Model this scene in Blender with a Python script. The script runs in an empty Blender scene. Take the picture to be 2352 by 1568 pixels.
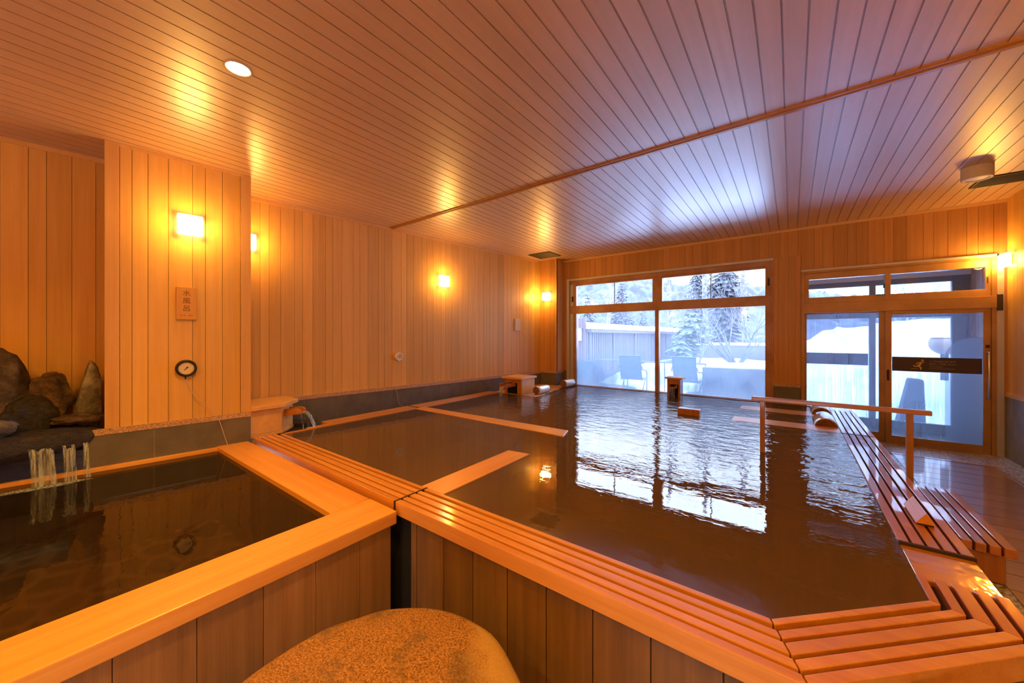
import bpy, math, random
from mathutils import Vector, Matrix, noise

random.seed(7)
PI = math.pi
SC = bpy.context.scene
COL = SC.collection

# ------------------------------------------------------------------ materials
def new_mat(name):
    m = bpy.data.materials.new(name); m.use_nodes = True
    nt = m.node_tree; nt.nodes.clear()
    out = nt.nodes.new('ShaderNodeOutputMaterial')
    return m, nt, out

def N(nt, typ, **kw):
    n = nt.nodes.new(typ)
    for k, v in kw.items():
        if k.startswith('in_'):
            key = k[3:]
            key = int(key) if key.isdigit() else key
            n.inputs[key].default_value = v
        else:
            setattr(n, k, v)
    return n

def L(nt, a, b): nt.links.new(a, b)

def rgb(c): return (c[0], c[1], c[2], 1.0)

def coords(nt, scale, kind='Object', jitter=True):
    tc = N(nt, 'ShaderNodeTexCoord')
    mp = N(nt, 'ShaderNodeMapping')
    mp.inputs['Scale'].default_value = scale
    L(nt, tc.outputs[kind], mp.inputs['Vector'])
    if jitter:
        oi = N(nt, 'ShaderNodeObjectInfo')
        vm = N(nt, 'ShaderNodeVectorMath', operation='SCALE'); vm.inputs[0].default_value = (13.1, 7.7, 9.3)
        L(nt, oi.outputs['Random'], vm.inputs['Scale'])
        L(nt, vm.outputs[0], mp.inputs['Location'])
    return mp.outputs['Vector']

def wood(name, col, dark, axis=2, rough=.45, coat=0.0, coat_rough=.1, spec=.5, grain=26., bump=.12, stain=0.0,
         stain_col=(.05, .03, .012), wet=0.0, coat_ior=1.5):
    """boards: long grain along AXIS, tone attribute per board, optional dark weathering and a wet film"""
    m, nt, out = new_mat(name)
    sc = [grain, grain, grain]; sc[axis] = grain * .035
    v = coords(nt, sc)
    n1 = N(nt, 'ShaderNodeTexNoise', in_Scale=1.0, in_Detail=5.0, in_Roughness=.6); L(nt, v, n1.inputs['Vector'])
    sc2 = [grain * 7, grain * 7, grain * 7]; sc2[axis] = grain * .12
    v2 = coords(nt, sc2)
    n2 = N(nt, 'ShaderNodeTexNoise', in_Scale=1.0, in_Detail=3.0); L(nt, v2, n2.inputs['Vector'])
    mx = N(nt, 'ShaderNodeMath', operation='MULTIPLY_ADD', in_1=.35); L(nt, n2.outputs['Fac'], mx.inputs[0]); L(nt, n1.outputs['Fac'], mx.inputs[2])
    rp = N(nt, 'ShaderNodeMapRange', in_1=.45, in_2=.95); L(nt, mx.outputs[0], rp.inputs[0])
    mix = N(nt, 'ShaderNodeMix', data_type='RGBA'); mix.inputs[6].default_value = rgb(col); mix.inputs[7].default_value = rgb(dark)
    L(nt, rp.outputs[0], mix.inputs[0])
    col_out = mix.outputs[2]
    if stain > 0:
        sv = [2.2, 2.2, 2.2]; sv[axis] = .7
        v3 = coords(nt, sv)
        n3 = N(nt, 'ShaderNodeTexNoise', in_Scale=1.0, in_Detail=6.0, in_Roughness=.65); L(nt, v3, n3.inputs['Vector'])
        r3 = N(nt, 'ShaderNodeMapRange', in_1=.46, in_2=.72, in_3=0.0, in_4=stain); L(nt, n3.outputs['Fac'], r3.inputs[0])
        m3 = N(nt, 'ShaderNodeMix', data_type='RGBA'); m3.inputs[7].default_value = rgb(stain_col)
        L(nt, r3.outputs[0], m3.inputs[0]); L(nt, col_out, m3.inputs[6]); col_out = m3.outputs[2]
    at = N(nt, 'ShaderNodeAttribute', attribute_name='tone')
    vm = N(nt, 'ShaderNodeVectorMath', operation='SCALE'); L(nt, col_out, vm.inputs[0]); L(nt, at.outputs['Fac'], vm.inputs['Scale'])
    p = N(nt, 'ShaderNodeBsdfPrincipled'); L(nt, vm.outputs[0], p.inputs['Base Color'])
    p.inputs['Roughness'].default_value = rough
    p.inputs['Specular IOR Level'].default_value = spec
    p.inputs['Coat Weight'].default_value = coat; p.inputs['Coat Roughness'].default_value = coat_rough
    p.inputs['Coat IOR'].default_value = coat_ior
    if bump > 0:
        b = N(nt, 'ShaderNodeBump', in_Strength=bump, in_Distance=.004); L(nt, mx.outputs[0], b.inputs['Height'])
        L(nt, b.outputs[0], p.inputs['Normal'])
    if wet > 0:
        v4 = coords(nt, (7, 3, 7), kind='Object')
        n4 = N(nt, 'ShaderNodeTexNoise', in_Scale=1.0, in_Detail=3.0); L(nt, v4, n4.inputs['Vector'])
        r4 = N(nt, 'ShaderNodeMapRange', in_1=.33, in_2=.42, in_3=.3, in_4=1.0); L(nt, n4.outputs['Fac'], r4.inputs[0])
        L(nt, r4.outputs[0], p.inputs['Coat Weight'])
        b2 = N(nt, 'ShaderNodeBump', in_Strength=wet, in_Distance=.01); L(nt, n4.outputs['Fac'], b2.inputs['Height'])
        L(nt, b2.outputs[0], p.inputs['Coat Normal'])
    L(nt, p.outputs[0], out.inputs[0])
    return m

def plain(name, col, rough=.5, metal=0.0, spec=.5, nscale=0, ncol=None, bump=0.0, lo=.4, hi=.62, detail=4.0, coat=0.0, trans=0.0, nvec=None):
    m, nt, out = new_mat(name)
    p = N(nt, 'ShaderNodeBsdfPrincipled')
    p.inputs['Base Color'].default_value = rgb(col); p.inputs['Roughness'].default_value = rough
    p.inputs['Metallic'].default_value = metal; p.inputs['Specular IOR Level'].default_value = spec
    p.inputs['Coat Weight'].default_value = coat; p.inputs['Coat Roughness'].default_value = .08
    p.inputs['Transmission Weight'].default_value = trans
    if nscale:
        sv = nvec if nvec else (1, 1, 1)
        v = coords(nt, tuple(nscale * q for q in sv))
        n = N(nt, 'ShaderNodeTexNoise', in_Scale=1.0, in_Detail=detail, in_Roughness=.6); L(nt, v, n.inputs['Vector'])
        if ncol:
            r = N(nt, 'ShaderNodeMapRange', in_1=lo, in_2=hi); L(nt, n.outputs['Fac'], r.inputs[0])
            mx = N(nt, 'ShaderNodeMix', data_type='RGBA'); mx.inputs[6].default_value = rgb(col); mx.inputs[7].default_value = rgb(ncol)
            L(nt, r.outputs[0], mx.inputs[0]); L(nt, mx.outputs[2], p.inputs['Base Color'])
        if bump:
            b = N(nt, 'ShaderNodeBump', in_Strength=bump, in_Distance=.01); L(nt, n.outputs['Fac'], b.inputs['Height']); L(nt, b.outputs[0], p.inputs['Normal'])
    L(nt, p.outputs[0], out.inputs[0])
    return m

def emit(name, col, strength):
    m, nt, out = new_mat(name)
    e = N(nt, 'ShaderNodeEmission', in_Color=rgb(col), in_Strength=strength); L(nt, e.outputs[0], out.inputs[0])
    return m

def lamp_glass(name, col, s0, s1):
    """frosted shade of a wall lamp: brightest round the bulb inside, dimmer to its corners"""
    m, nt, out = new_mat(name)
    tc = N(nt, 'ShaderNodeTexCoord')
    d = N(nt, 'ShaderNodeVectorMath', operation='DISTANCE'); d.inputs[1].default_value = (.015, -.05, -.02)
    L(nt, tc.outputs['Object'], d.inputs[0])
    r = N(nt, 'ShaderNodeMapRange', in_1=.03, in_2=.13, in_3=s0, in_4=s1, interpolation_type='SMOOTHSTEP'); L(nt, d.outputs['Value'], r.inputs[0])
    e = N(nt, 'ShaderNodeEmission', in_Color=rgb(col)); L(nt, r.outputs[0], e.inputs['Strength'])
    L(nt, e.outputs[0], out.inputs[0])
    return m

def glass(name, fog=0.0, streak=0.0, fog_low=0.0, z0=0.0, z1=1.0, blob=None, tint=(.93, .96, 1.0), fogcol=(.21, .265, .345)):
    """thin clear pane; condensation (fog) on it as a diffusing white film, denser low down, in vertical runs"""
    m, nt, out = new_mat(name)
    fr = N(nt, 'ShaderNodeFresnel', in_IOR=1.45)
    tr = N(nt, 'ShaderNodeBsdfTransparent', in_Color=rgb(tint)); gl = N(nt, 'ShaderNodeBsdfGlossy', in_Roughness=.01)
    clear = N(nt, 'ShaderNodeMixShader'); L(nt, fr.outputs[0], clear.inputs[0]); L(nt, tr.outputs[0], clear.inputs[1]); L(nt, gl.outputs[0], clear.inputs[2])
    if fog <= 0 and fog_low <= 0:
        L(nt, clear.outputs[0], out.inputs[0]); return m
    tl = N(nt, 'ShaderNodeBsdfTranslucent', in_Color=rgb(fogcol)); df = N(nt, 'ShaderNodeBsdfDiffuse', in_Color=rgb(fogcol))
    film = N(nt, 'ShaderNodeMixShader', in_0=.25); L(nt, tl.outputs[0], film.inputs[1]); L(nt, df.outputs[0], film.inputs[2])
    tc = N(nt, 'ShaderNodeTexCoord'); sp = N(nt, 'ShaderNodeSeparateXYZ'); L(nt, tc.outputs['Object'], sp.inputs[0])
    gr = N(nt, 'ShaderNodeMapRange', in_1=z0, in_2=z1, in_3=fog_low, in_4=fog, interpolation_type='SMOOTHSTEP'); L(nt, sp.outputs['Z'], gr.inputs[0])
    v = coords(nt, (55, 55, 1.6), jitter=False)
    n = N(nt, 'ShaderNodeTexNoise', in_Scale=1.0, in_Detail=3.0); L(nt, v, n.inputs['Vector'])
    r = N(nt, 'ShaderNodeMapRange', in_1=.52, in_2=.72, in_3=1.0, in_4=1.0 - streak); L(nt, n.outputs['Fac'], r.inputs[0])
    v2 = coords(nt, (2.2, 2.2, 2.2), jitter=False)
    n2 = N(nt, 'ShaderNodeTexNoise', in_Scale=1.0, in_Detail=2.0); L(nt, v2, n2.inputs['Vector'])
    r2 = N(nt, 'ShaderNodeMapRange', in_1=.3, in_2=.7, in_3=.75, in_4=1.25); L(nt, n2.outputs['Fac'], r2.inputs[0])
    f = N(nt, 'ShaderNodeMath', operation='MULTIPLY'); L(nt, gr.outputs[0], f.inputs[0]); L(nt, r.outputs[0], f.inputs[1])
    f2 = N(nt, 'ShaderNodeMath', operation='MULTIPLY', use_clamp=True); L(nt, f.outputs[0], f2.inputs[0]); L(nt, r2.outputs[0], f2.inputs[1])
    fac = f2.outputs[0]
    if blob:
        (bx, bz, rad, amt) = blob
        cx = N(nt, 'ShaderNodeMath', operation='SUBTRACT', in_1=bx); L(nt, sp.outputs['X'], cx.inputs[0])
        zc = N(nt, 'ShaderNodeMath', operation='SUBTRACT', in_1=bz); L(nt, sp.outputs['Z'], zc.inputs[0])
        zm = N(nt, 'ShaderNodeMath', operation='MAXIMUM', in_1=0.0); L(nt, zc.outputs[0], zm.inputs[0])
        a = N(nt, 'ShaderNodeMath', operation='POWER', in_1=2.0); L(nt, cx.outputs[0], a.inputs[0])
        b = N(nt, 'ShaderNodeMath', operation='MULTIPLY'); L(nt, zm.outputs[0], b.inputs[0]); L(nt, zm.outputs[0], b.inputs[1])
        s = N(nt, 'ShaderNodeMath', operation='ADD'); L(nt, a.outputs[0], s.inputs[0]); L(nt, b.outputs[0], s.inputs[1])
        q = N(nt, 'ShaderNodeMath', operation='SQRT'); L(nt, s.outputs[0], q.inputs[0])
        rr = N(nt, 'ShaderNodeMapRange', in_1=rad, in_2=rad * .9, in_3=0.0, in_4=amt); L(nt, q.outputs[0], rr.inputs[0])
        mxx = N(nt, 'ShaderNodeMath', operation='MAXIMUM'); L(nt, fac, mxx.inputs[0]); L(nt, rr.outputs[0], mxx.inputs[1]); fac = mxx.outputs[0]
    mx = N(nt, 'ShaderNodeMixShader'); L(nt, fac, mx.inputs[0]); L(nt, clear.outputs[0], mx.inputs[1]); L(nt, film.outputs[0], mx.inputs[2])
    L(nt, mx.outputs[0], out.inputs[0])
    return m

def water(name, murk, tint, amount, ripple, scale=5.0, v0=None, v1=None, rough=.015, ior=1.65):
    m, nt, out = new_mat(name)
    geo = N(nt, 'ShaderNodeNewGeometry')
    mp = N(nt, 'ShaderNodeMapping'); mp.inputs['Scale'].default_value = (scale, scale * 1.9, scale); mp.inputs['Rotation'].default_value = (0, 0, -.25)
    L(nt, geo.outputs['Position'], mp.inputs['Vector'])
    n = N(nt, 'ShaderNodeTexNoise', in_Scale=1.0, in_Detail=3.0, in_Roughness=.55, in_Distortion=.3); L(nt, mp.outputs[0], n.inputs['Vector'])
    b = N(nt, 'ShaderNodeBump', in_Distance=.02, in_Strength=ripple); L(nt, n.outputs['Fac'], b.inputs['Height'])
    if v0 is not None:
        sp = N(nt, 'ShaderNodeSeparateXYZ'); L(nt, geo.outputs['Position'], sp.inputs[0])
        # the water is stirred by the far inlets: rough there, calm towards the near rim
        n5 = N(nt, 'ShaderNodeTexNoise', in_Scale=.9, in_Detail=2.0); L(nt, geo.outputs['Position'], n5.inputs['Vector'])
        md = N(nt, 'ShaderNodeMath', operation='MULTIPLY_ADD', in_1=1.4); L(nt, n5.outputs['Fac'], md.inputs[0]); L(nt, sp.outputs['Y'], md.inputs[2])
        ux = N(nt, 'ShaderNodeMath', operation='MULTIPLY_ADD', in_1=.35); L(nt, sp.outputs['X'], ux.inputs[0]); L(nt, md.outputs[0], ux.inputs[2])
        r = N(nt, 'ShaderNodeMapRange', in_1=v0, in_2=v1, in_3=ripple * .06, in_4=ripple, interpolation_type='SMOOTHSTEP'); L(nt, ux.outputs[0], r.inputs[0])
        L(nt, r.outputs[0], b.inputs['Strength'])
    fr = N(nt, 'ShaderNodeFresnel', in_IOR=ior); L(nt, b.outputs[0], fr.inputs['Normal'])
    gl = N(nt, 'ShaderNodeBsdfGlossy', in_Roughness=rough); L(nt, b.outputs[0], gl.inputs['Normal'])
    df = N(nt, 'ShaderNodeBsdfDiffuse', in_Color=rgb(murk)); tr = N(nt, 'ShaderNodeBsdfTransparent', in_Color=rgb(tint))
    body = N(nt, 'ShaderNodeMixShader', in_0=amount); L(nt, tr.outputs[0], body.inputs[1]); L(nt, df.outputs[0], body.inputs[2])
    mx = N(nt, 'ShaderNodeMixShader'); L(nt, fr.outputs[0], mx.inputs[0]); L(nt, body.outputs[0], mx.inputs[1]); L(nt, gl.outputs[0], mx.inputs[2])
    L(nt, mx.outputs[0], out.inputs[0])
    return m

def falling(name, dens=.35, col=(.78, .92, 1.0)):
    """falling water: clear threads with white streaks running down"""
    m, nt, out = new_mat(name)
    v = coords(nt, (90, 90, 1.4))
    n = N(nt, 'ShaderNodeTexNoise', in_Scale=1.0, in_Detail=3.0); L(nt, v, n.inputs['Vector'])
    r = N(nt, 'ShaderNodeMapRange', in_1=.42, in_2=.66, in_3=dens * .25, in_4=dens * 2); L(nt, n.outputs['Fac'], r.inputs[0])
    tr = N(nt, 'ShaderNodeBsdfTransparent', in_Color=rgb((.96, .97, .98))); gl = N(nt, 'ShaderNodeBsdfGlossy', in_Roughness=.12)
    df = N(nt, 'ShaderNodeBsdfDiffuse', in_Color=rgb(col)); tl = N(nt, 'ShaderNodeBsdfTranslucent', in_Color=rgb(col))
    a = N(nt, 'ShaderNodeMixShader', in_0=.5); L(nt, df.outputs[0], a.inputs[1]); L(nt, tl.outputs[0], a.inputs[2])
    b = N(nt, 'ShaderNodeMixShader', in_0=.08); L(nt, a.outputs[0], b.inputs[1]); L(nt, gl.outputs[0], b.inputs[2])
    mx = N(nt, 'ShaderNodeMixShader'); L(nt, r.outputs[0], mx.inputs[0]); L(nt, tr.outputs[0], mx.inputs[1]); L(nt, b.outputs[0], mx.inputs[2])
    L(nt, mx.outputs[0], out.inputs[0])
    return m

def speckle(name, cols, scale, rough=.5, coat=0.0, bump=.2):
    """aggregate of small pebbles in several colours"""
    m, nt, out = new_mat(name)
    v = coords(nt, (scale, scale, scale), jitter=False)
    vo = N(nt, 'ShaderNodeTexVoronoi', in_Scale=1.0); L(nt, v, vo.inputs['Vector'])
    sp = N(nt, 'ShaderNodeSeparateColor'); L(nt, vo.outputs['Color'], sp.inputs[0])
    cr = N(nt, 'ShaderNodeValToRGB'); cr.color_ramp.interpolation = 'CONSTANT'
    el = cr.color_ramp.elements
    while len(el) < len(cols): el.new(.5)
    for i, c in enumerate(cols): el[i].position = i / len(cols); el[i].color = rgb(c)
    L(nt, sp.outputs[0], cr.inputs[0])
    p = N(nt, 'ShaderNodeBsdfPrincipled', in_Roughness=rough); L(nt, cr.outputs[0], p.inputs['Base Color'])
    p.inputs['Coat Weight'].default_value = coat; p.inputs['Coat Roughness'].default_value = .12
    b = N(nt, 'ShaderNodeBump', in_Strength=bump, in_Distance=.004, invert=True); L(nt, vo.outputs['Distance'], b.inputs['Height']); L(nt, b.outputs[0], p.inputs['Normal'])
    L(nt, p.outputs[0], out.inputs[0])
    return m

def rockmat(name, c1, c2, c3, scale, rough=.8, bump=.6, spec=.4):
    m, nt, out = new_mat(name)
    v = coords(nt, (scale, scale, scale))
    n = N(nt, 'ShaderNodeTexNoise', in_Scale=1.0, in_Detail=8.0, in_Roughness=.7); L(nt, v, n.inputs['Vector'])
    cr = N(nt, 'ShaderNodeValToRGB'); el = cr.color_ramp.elements; el.new(.5)
    for i, (pz, c) in enumerate(((.36, c1), (.5, c2), (.66, c3))): el[i].position = pz; el[i].color = rgb(c)
    L(nt, n.outputs['Fac'], cr.inputs[0])
    v2 = coords(nt, (scale * 9,) * 3)
    n2 = N(nt, 'ShaderNodeTexNoise', in_Scale=1.0, in_Detail=4.0); L(nt, v2, n2.inputs['Vector'])
    ad = N(nt, 'ShaderNodeMath', operation='MULTIPLY_ADD', in_1=.35); L(nt, n2.outputs['Fac'], ad.inputs[0]); L(nt, n.outputs['Fac'], ad.inputs[2])
    p = N(nt, 'ShaderNodeBsdfPrincipled', in_Roughness=rough); L(nt, cr.outputs[0], p.inputs['Base Color'])
    p.inputs['Specular IOR Level'].default_value = spec
    b = N(nt, 'ShaderNodeBump', in_Strength=bump, in_Distance=.03); L(nt, ad.outputs[0], b.inputs['Height']); L(nt, b.outputs[0], p.inputs['Normal'])
    L(nt, p.outputs[0], out.inputs[0])
    return m

def stepstone(name):
    """worn granite: fine salt-and-pepper grain, dark damp patches, a pale worn band on one side"""
    m, nt, out = new_mat(name)
    v = coords(nt, (130, 130, 130), jitter=False)
    n = N(nt, 'ShaderNodeTexNoise', in_Scale=1.0, in_Detail=4.0, in_Roughness=.75); L(nt, v, n.inputs['Vector'])
    cr = N(nt, 'ShaderNodeValToRGB'); el = cr.color_ramp.elements; el.new(.5)
    for i, (pz, c) in enumerate(((.36, (.09, .038, .012)), (.5, (.29, .135, .045)), (.64, (.50, .27, .10)))): el[i].position = pz; el[i].color = rgb(c)
    L(nt, n.outputs['Fac'], cr.inputs[0])
    v2 = coords(nt, (5.5, 5.5, 5.5), jitter=False)
    n2 = N(nt, 'ShaderNodeTexNoise', in_Scale=1.0, in_Detail=4.0, in_Roughness=.6); L(nt, v2, n2.inputs['Vector'])
    r2 = N(nt, 'ShaderNodeMapRange', in_1=.53, in_2=.68, in_3=0.0, in_4=.72); L(nt, n2.outputs['Fac'], r2.inputs[0])
    mx = N(nt, 'ShaderNodeMix', data_type='RGBA'); mx.inputs[7].default_value = rgb((.11, .075, .045)); L(nt, r2.outputs[0], mx.inputs[0]); L(nt, cr.outputs[0], mx.inputs[6])
    tc = N(nt, 'ShaderNodeTexCoord')
    dt = N(nt, 'ShaderNodeVectorMath', operation='DOT_PRODUCT'); dt.inputs[1].default_value = (.52, .855, 0); L(nt, tc.outputs['Object'], dt.inputs[0])
    ad = N(nt, 'ShaderNodeMath', operation='MULTIPLY_ADD', in_1=.28); L(nt, n2.outputs['Fac'], ad.inputs[0]); L(nt, dt.outputs['Value'], ad.inputs[2])
    r3 = N(nt, 'ShaderNodeMapRange', in_1=.50, in_2=.58, in_3=0.0, in_4=.75); L(nt, ad.outputs[0], r3.inputs[0])
    m2 = N(nt, 'ShaderNodeMix', data_type='RGBA'); m2.inputs[7].default_value = rgb((.50, .33, .12)); L(nt, r3.outputs[0], m2.inputs[0]); L(nt, mx.outputs[2], m2.inputs[6])
    p = N(nt, 'ShaderNodeBsdfPrincipled', in_Roughness=.75); L(nt, m2.outputs[2], p.inputs['Base Color'])
    b = N(nt, 'ShaderNodeBump', in_Strength=.5, in_Distance=.006); L(nt, n.outputs['Fac'], b.inputs['Height']); L(nt, b.outputs[0], p.inputs['Normal'])
    L(nt, p.outputs[0], out.inputs[0])
    return m

def cobbles(name):
    """rounded stones set in pale mortar on the bath bottom"""
    m, nt, out = new_mat(name)
    v = coords(nt, (3.6, 5.2, 4.6), jitter=False)
    vo = N(nt, 'ShaderNodeTexVoronoi', in_Scale=1.0, feature='DISTANCE_TO_EDGE'); L(nt, v, vo.inputs['Vector'])
    r = N(nt, 'ShaderNodeMapRange', in_1=.02, in_2=.20); L(nt, vo.outputs['Distance'], r.inputs[0])
    v2 = N(nt, 'ShaderNodeTexVoronoi', in_Scale=1.0); L(nt, v, v2.inputs['Vector'])
    sc_ = N(nt, 'ShaderNodeSeparateColor'); L(nt, v2.outputs['Color'], sc_.inputs[0])
    mc = N(nt, 'ShaderNodeMix', data_type='RGBA'); mc.inputs[6].default_value = rgb((.13, .07, .035)); mc.inputs[7].default_value = rgb((.30, .17, .08)); L(nt, sc_.outputs[0], mc.inputs[0])
    mx = N(nt, 'ShaderNodeMix', data_type='RGBA'); mx.inputs[6].default_value = rgb((.48, .32, .13)); L(nt, r.outputs[0], mx.inputs[0]); L(nt, mc.outputs[2], mx.inputs[7])
    p = N(nt, 'ShaderNodeBsdfPrincipled', in_Roughness=.8); L(nt, mx.outputs[2], p.inputs['Base Color'])
    L(nt, p.outputs[0], out.inputs[0])
    return m

HIN = (.73, .45, .145); HIN_D = (.63, .35, .095)
M = {}
M['wall'] = wood('hinoki wall boards', HIN, HIN_D, 2, rough=.42, spec=.35, bump=.05)
M['wall_shade'] = wood('shaded boards over window', (.58, .30, .10), (.46, .21, .06), 2, rough=.45, spec=.3, bump=.05)  # darker board colour carries the lack of daylight on this wall
M['ceiling'] = wood('varnished ceiling boards', (.57, .345, .185), (.48, .26, .12), 1, rough=.55, spec=1.0, coat=1.0, coat_rough=.33, bump=.02, grain=22, coat_ior=2.0)
M['strip'] = wood('ceiling joint wood', (.42, .19, .05), (.28, .11, .025), 0, rough=.35, coat=.6, coat_rough=.15, bump=.03)
M['trim'] = wood('pale trim wood', (.74, .46, .19), (.64, .36, .12), 0, rough=.4, bump=.03)
M['trim_v'] = wood('pale post wood', (.68, .40, .15), (.58, .31, .10), 2, rough=.4, bump=.03)
M['cap_x'] = wood('bath cap wood', (.80, .42, .105), (.66, .27, .05), 0, rough=.36, coat=.25, coat_rough=.25, bump=.06, grain=16, stain=.25, stain_col=(.35, .11, .02))
M['cap_y'] = wood('bath cap wood long', (.80, .42, .105), (.66, .27, .05), 1, rough=.36, coat=.25, coat_rough=.25, bump=.06, grain=16, stain=.25, stain_col=(.35, .11, .02))
M['clad'] = wood('weathered cladding', (.38, .205, .075), (.23, .11, .035), 2, rough=.6, bump=.2, grain=22, stain=.5, stain_col=(.13, .085, .05))
M['clad_shade'] = wood('shaded cladding', (.22, .115, .038), (.125, .06, .02), 2, rough=.6, bump=.2, grain=20, stain=.6, stain_col=(.07, .05, .03))  # darker cladding copy with the shade below the rim put into its colour
RX = dict(rough=.38, coat=.6, coat_rough=.12, bump=.10, grain=20, stain=.38, stain_col=(.32, .08, .012))
M['rim_x'] = wood('rim slat wood', (.68, .315, .06), (.50, .185, .022), 0, **RX)
M['rim_y'] = wood('rim slat wood long', (.68, .315, .06), (.50, .185, .022), 1, **RX)
WX = dict(rough=.35, coat=1.0, coat_rough=.03, bump=.05, grain=20, stain=.2, stain_col=(.30, .07, .01), wet=.06, coat_ior=2.0)
M['wet_y'] = wood('wet rim wood', (.50, .165, .028), (.38, .105, .016), 1, **WX)
M['wet_x'] = wood('wet rim wood cross', (.60, .25, .04), (.45, .15, .02), 0, **WX)
M['overflow'] = wood('overflowing wet board', (.60, .25, .04), (.45, .15, .02), 0, **dict(WX, wet=.5))
M['deck'] = wood('wet deck boards', (.42, .22, .08), (.30, .14, .045), 0, rough=.35, coat=1.0, coat_rough=.04, bump=.02, grain=14, coat_ior=1.7)
M['under'] = plain('dark gap', (.035, .014, .006), .7)
M['black'] = plain('shade black', (.004, .003, .003), .9)  # near-black colour painted in place of unlit depth
M['rail'] = wood('rail wood', (.44, .19, .055), (.32, .12, .03), 0, rough=.4, coat=.3, bump=.05)
M['rail_v'] = wood('rail post wood', (.36, .17, .06), (.26, .11, .035), 2, rough=.4, coat=.3, bump=.05)
M['log'] = wood('pale polished log', (.78, .66, .52), (.68, .55, .40), 0, rough=.3, coat=1.0, coat_ior=1.8, coat_rough=.06, bump=.05, grain=12)
M['log_end'] = plain('cut log end', (.22, .085, .025), .6, nscale=30, ncol=(.10, .035, .01))
M['spout'] = wood('spout box wood', (.74, .43, .15), (.62, .32, .09), 0, rough=.4, coat=.2, bump=.05, grain=14)
M['spout_d'] = wood('wet spout wood', (.50, .20, .05), (.30, .10, .02), 1, rough=.35, coat=.7, coat_rough=.1, bump=.06)
M['spout_wet'] = wood('wet box front', (.48, .18, .04), (.30, .09, .018), 2, rough=.35, coat=.6, coat_rough=.1, bump=.06)
M['beam_x'] = wood('pool beam wood', (.78, .37, .09), (.62, .25, .045), 0, rough=.35, coat=.4, coat_rough=.1, bump=.05, grain=14)
M['beam_y'] = wood('pool beam wood long', (.78, .37, .09), (.62, .25, .045), 1, rough=.35, coat=.4, coat_rough=.1, bump=.05, grain=14)
M['tile'] = plain('slate tile', (.105, .098, .088), .5, nscale=5, ncol=(.155, .14, .12), bump=.1, lo=.35, hi=.7)
M['tile_blue'] = plain('pale slate tile', (.20, .235, .24), .5, nscale=4, ncol=(.26, .29, .28), bump=.05)
M['grout'] = plain('pale grout', (.36, .29, .22), .8)
M['granite'] = speckle('granite coping', [(.62, .38, .22), (.45, .26, .14), (.22, .13, .08), (.70, .48, .32), (.36, .22, .14)], 220, rough=.5)
M['pebble'] = speckle('washed pebble floor', [(.36, .37, .40), (.10, .10, .11), (.52, .53, .56), (.22, .22, .24), (.62, .60, .58)], 85, rough=.35, coat=.5, bump=.5)
M['frame'] = plain('bronze aluminium', (.44, .235, .085), .42, metal=.3, nscale=3, ncol=(.36, .185, .065))
M['frame_w'] = plain('timber look frame', (.42, .235, .13), .45, metal=.25, nscale=3, ncol=(.33, .155, .06))
M['jamb'] = plain('silver jamb', (.52, .50, .48), .4, metal=.3)
M['steel'] = plain('brushed steel', (.62, .60, .58), .25, metal=1.0)
M['black_p'] = plain('black enamel', (.012, .010, .010), .35)
M['dial'] = plain('gauge dial', (.72, .60, .44), .5)
M['ink'] = plain('dark ink', (.05, .03, .02), .6)
M['ink_brown'] = plain('brown brush ink', (.16, .055, .012), .6)
M['white_p'] = plain('white plastic', (.75, .72, .68), .45)
M['cream_p'] = plain('cream plastic', (.62, .50, .34), .45)
M['wire'] = plain('pale probe wire', (.55, .42, .28), .4)
M['vent'] = plain('dark vent', (.03, .02, .014), .6)
M['board_sign'] = wood('sign board', (.62, .31, .085), (.54, .25, .06), 2, rough=.45, bump=.03)
M['sticker'] = plain('dark maroon film', (.045, .022, .026), .4)
M['sticker_b'] = plain('faded blue film', (.10, .19, .40), .5)
M['gold'] = plain('gold print', (.72, .46, .14), .5)
M['print'] = plain('pale print', (.42, .30, .26), .5)
M['steel_bolt'] = M['steel']
M['rock'] = rockmat('grey brown rock', (.016, .012, .010), (.062, .044, .032), (.17, .125, .09), 5.0)
M['rock_pale'] = rockmat('pale grey rock', (.05, .045, .04), (.15, .135, .12), (.36, .34, .33), 5.0)
M['rock_tan'] = rockmat('tan rock', (.018, .011, .008), (.085, .05, .028), (.25, .15, .075), 6.0)
M['rock_wet'] = rockmat('wet black rock', (.003, .0025, .002), (.008, .006, .0045), (.035, .022, .015), 18.0, rough=.14, bump=1.0, spec=1.0)
M['stone'] = stepstone('worn step stone')
M['cobble'] = cobbles('bath cobbles')
M['pool_floor'] = plain('pool floor', (.24, .13, .06), .8, nscale=1.5, ncol=(.19, .10, .045))
M['hot'] = water('hot spring water', (.21, .125, .058), (.72, .54, .32), .42, .85, scale=5.0, v0=3.0, v1=5.8)
M['cold'] = water('cold bath water', (.030, .022, .012), (.55, .43, .26), .45, .16, scale=3.0, ior=1.36)
M['fall'] = falling('falling water', .30)
M['cascade'] = falling('cascade water', .20, (.86, .96, 1.0))
M['fall_thin'] = falling('thin falling water', .30)
M['foam'] = falling('foam on water', .5)
WARM = (1.0, .47, .058)
M['lamp'] = lamp_glass('lamp shade glow', (1.0, .72, .34), 24.0, 7.0)
M['lamp_far'] = lamp_glass('lamp shade glow far', (1.0, .72, .34), 24.0, 10.0)
M['down'] = emit('downlight glow', (1.0, .84, .60), 60.0)
M['pane_up'] = glass('clear pane', 0, 0)
M['pane_low'] = glass('misted lower pane', fog=.16, fog_low=.68, streak=.15, z0=.1, z1=1.35)
DF = (.34, .40, .50)
M['pane_door'] = glass('condensation pane', fog=.32, fog_low=.46, streak=.75, z0=.2, z1=1.6, fogcol=DF)
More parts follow.
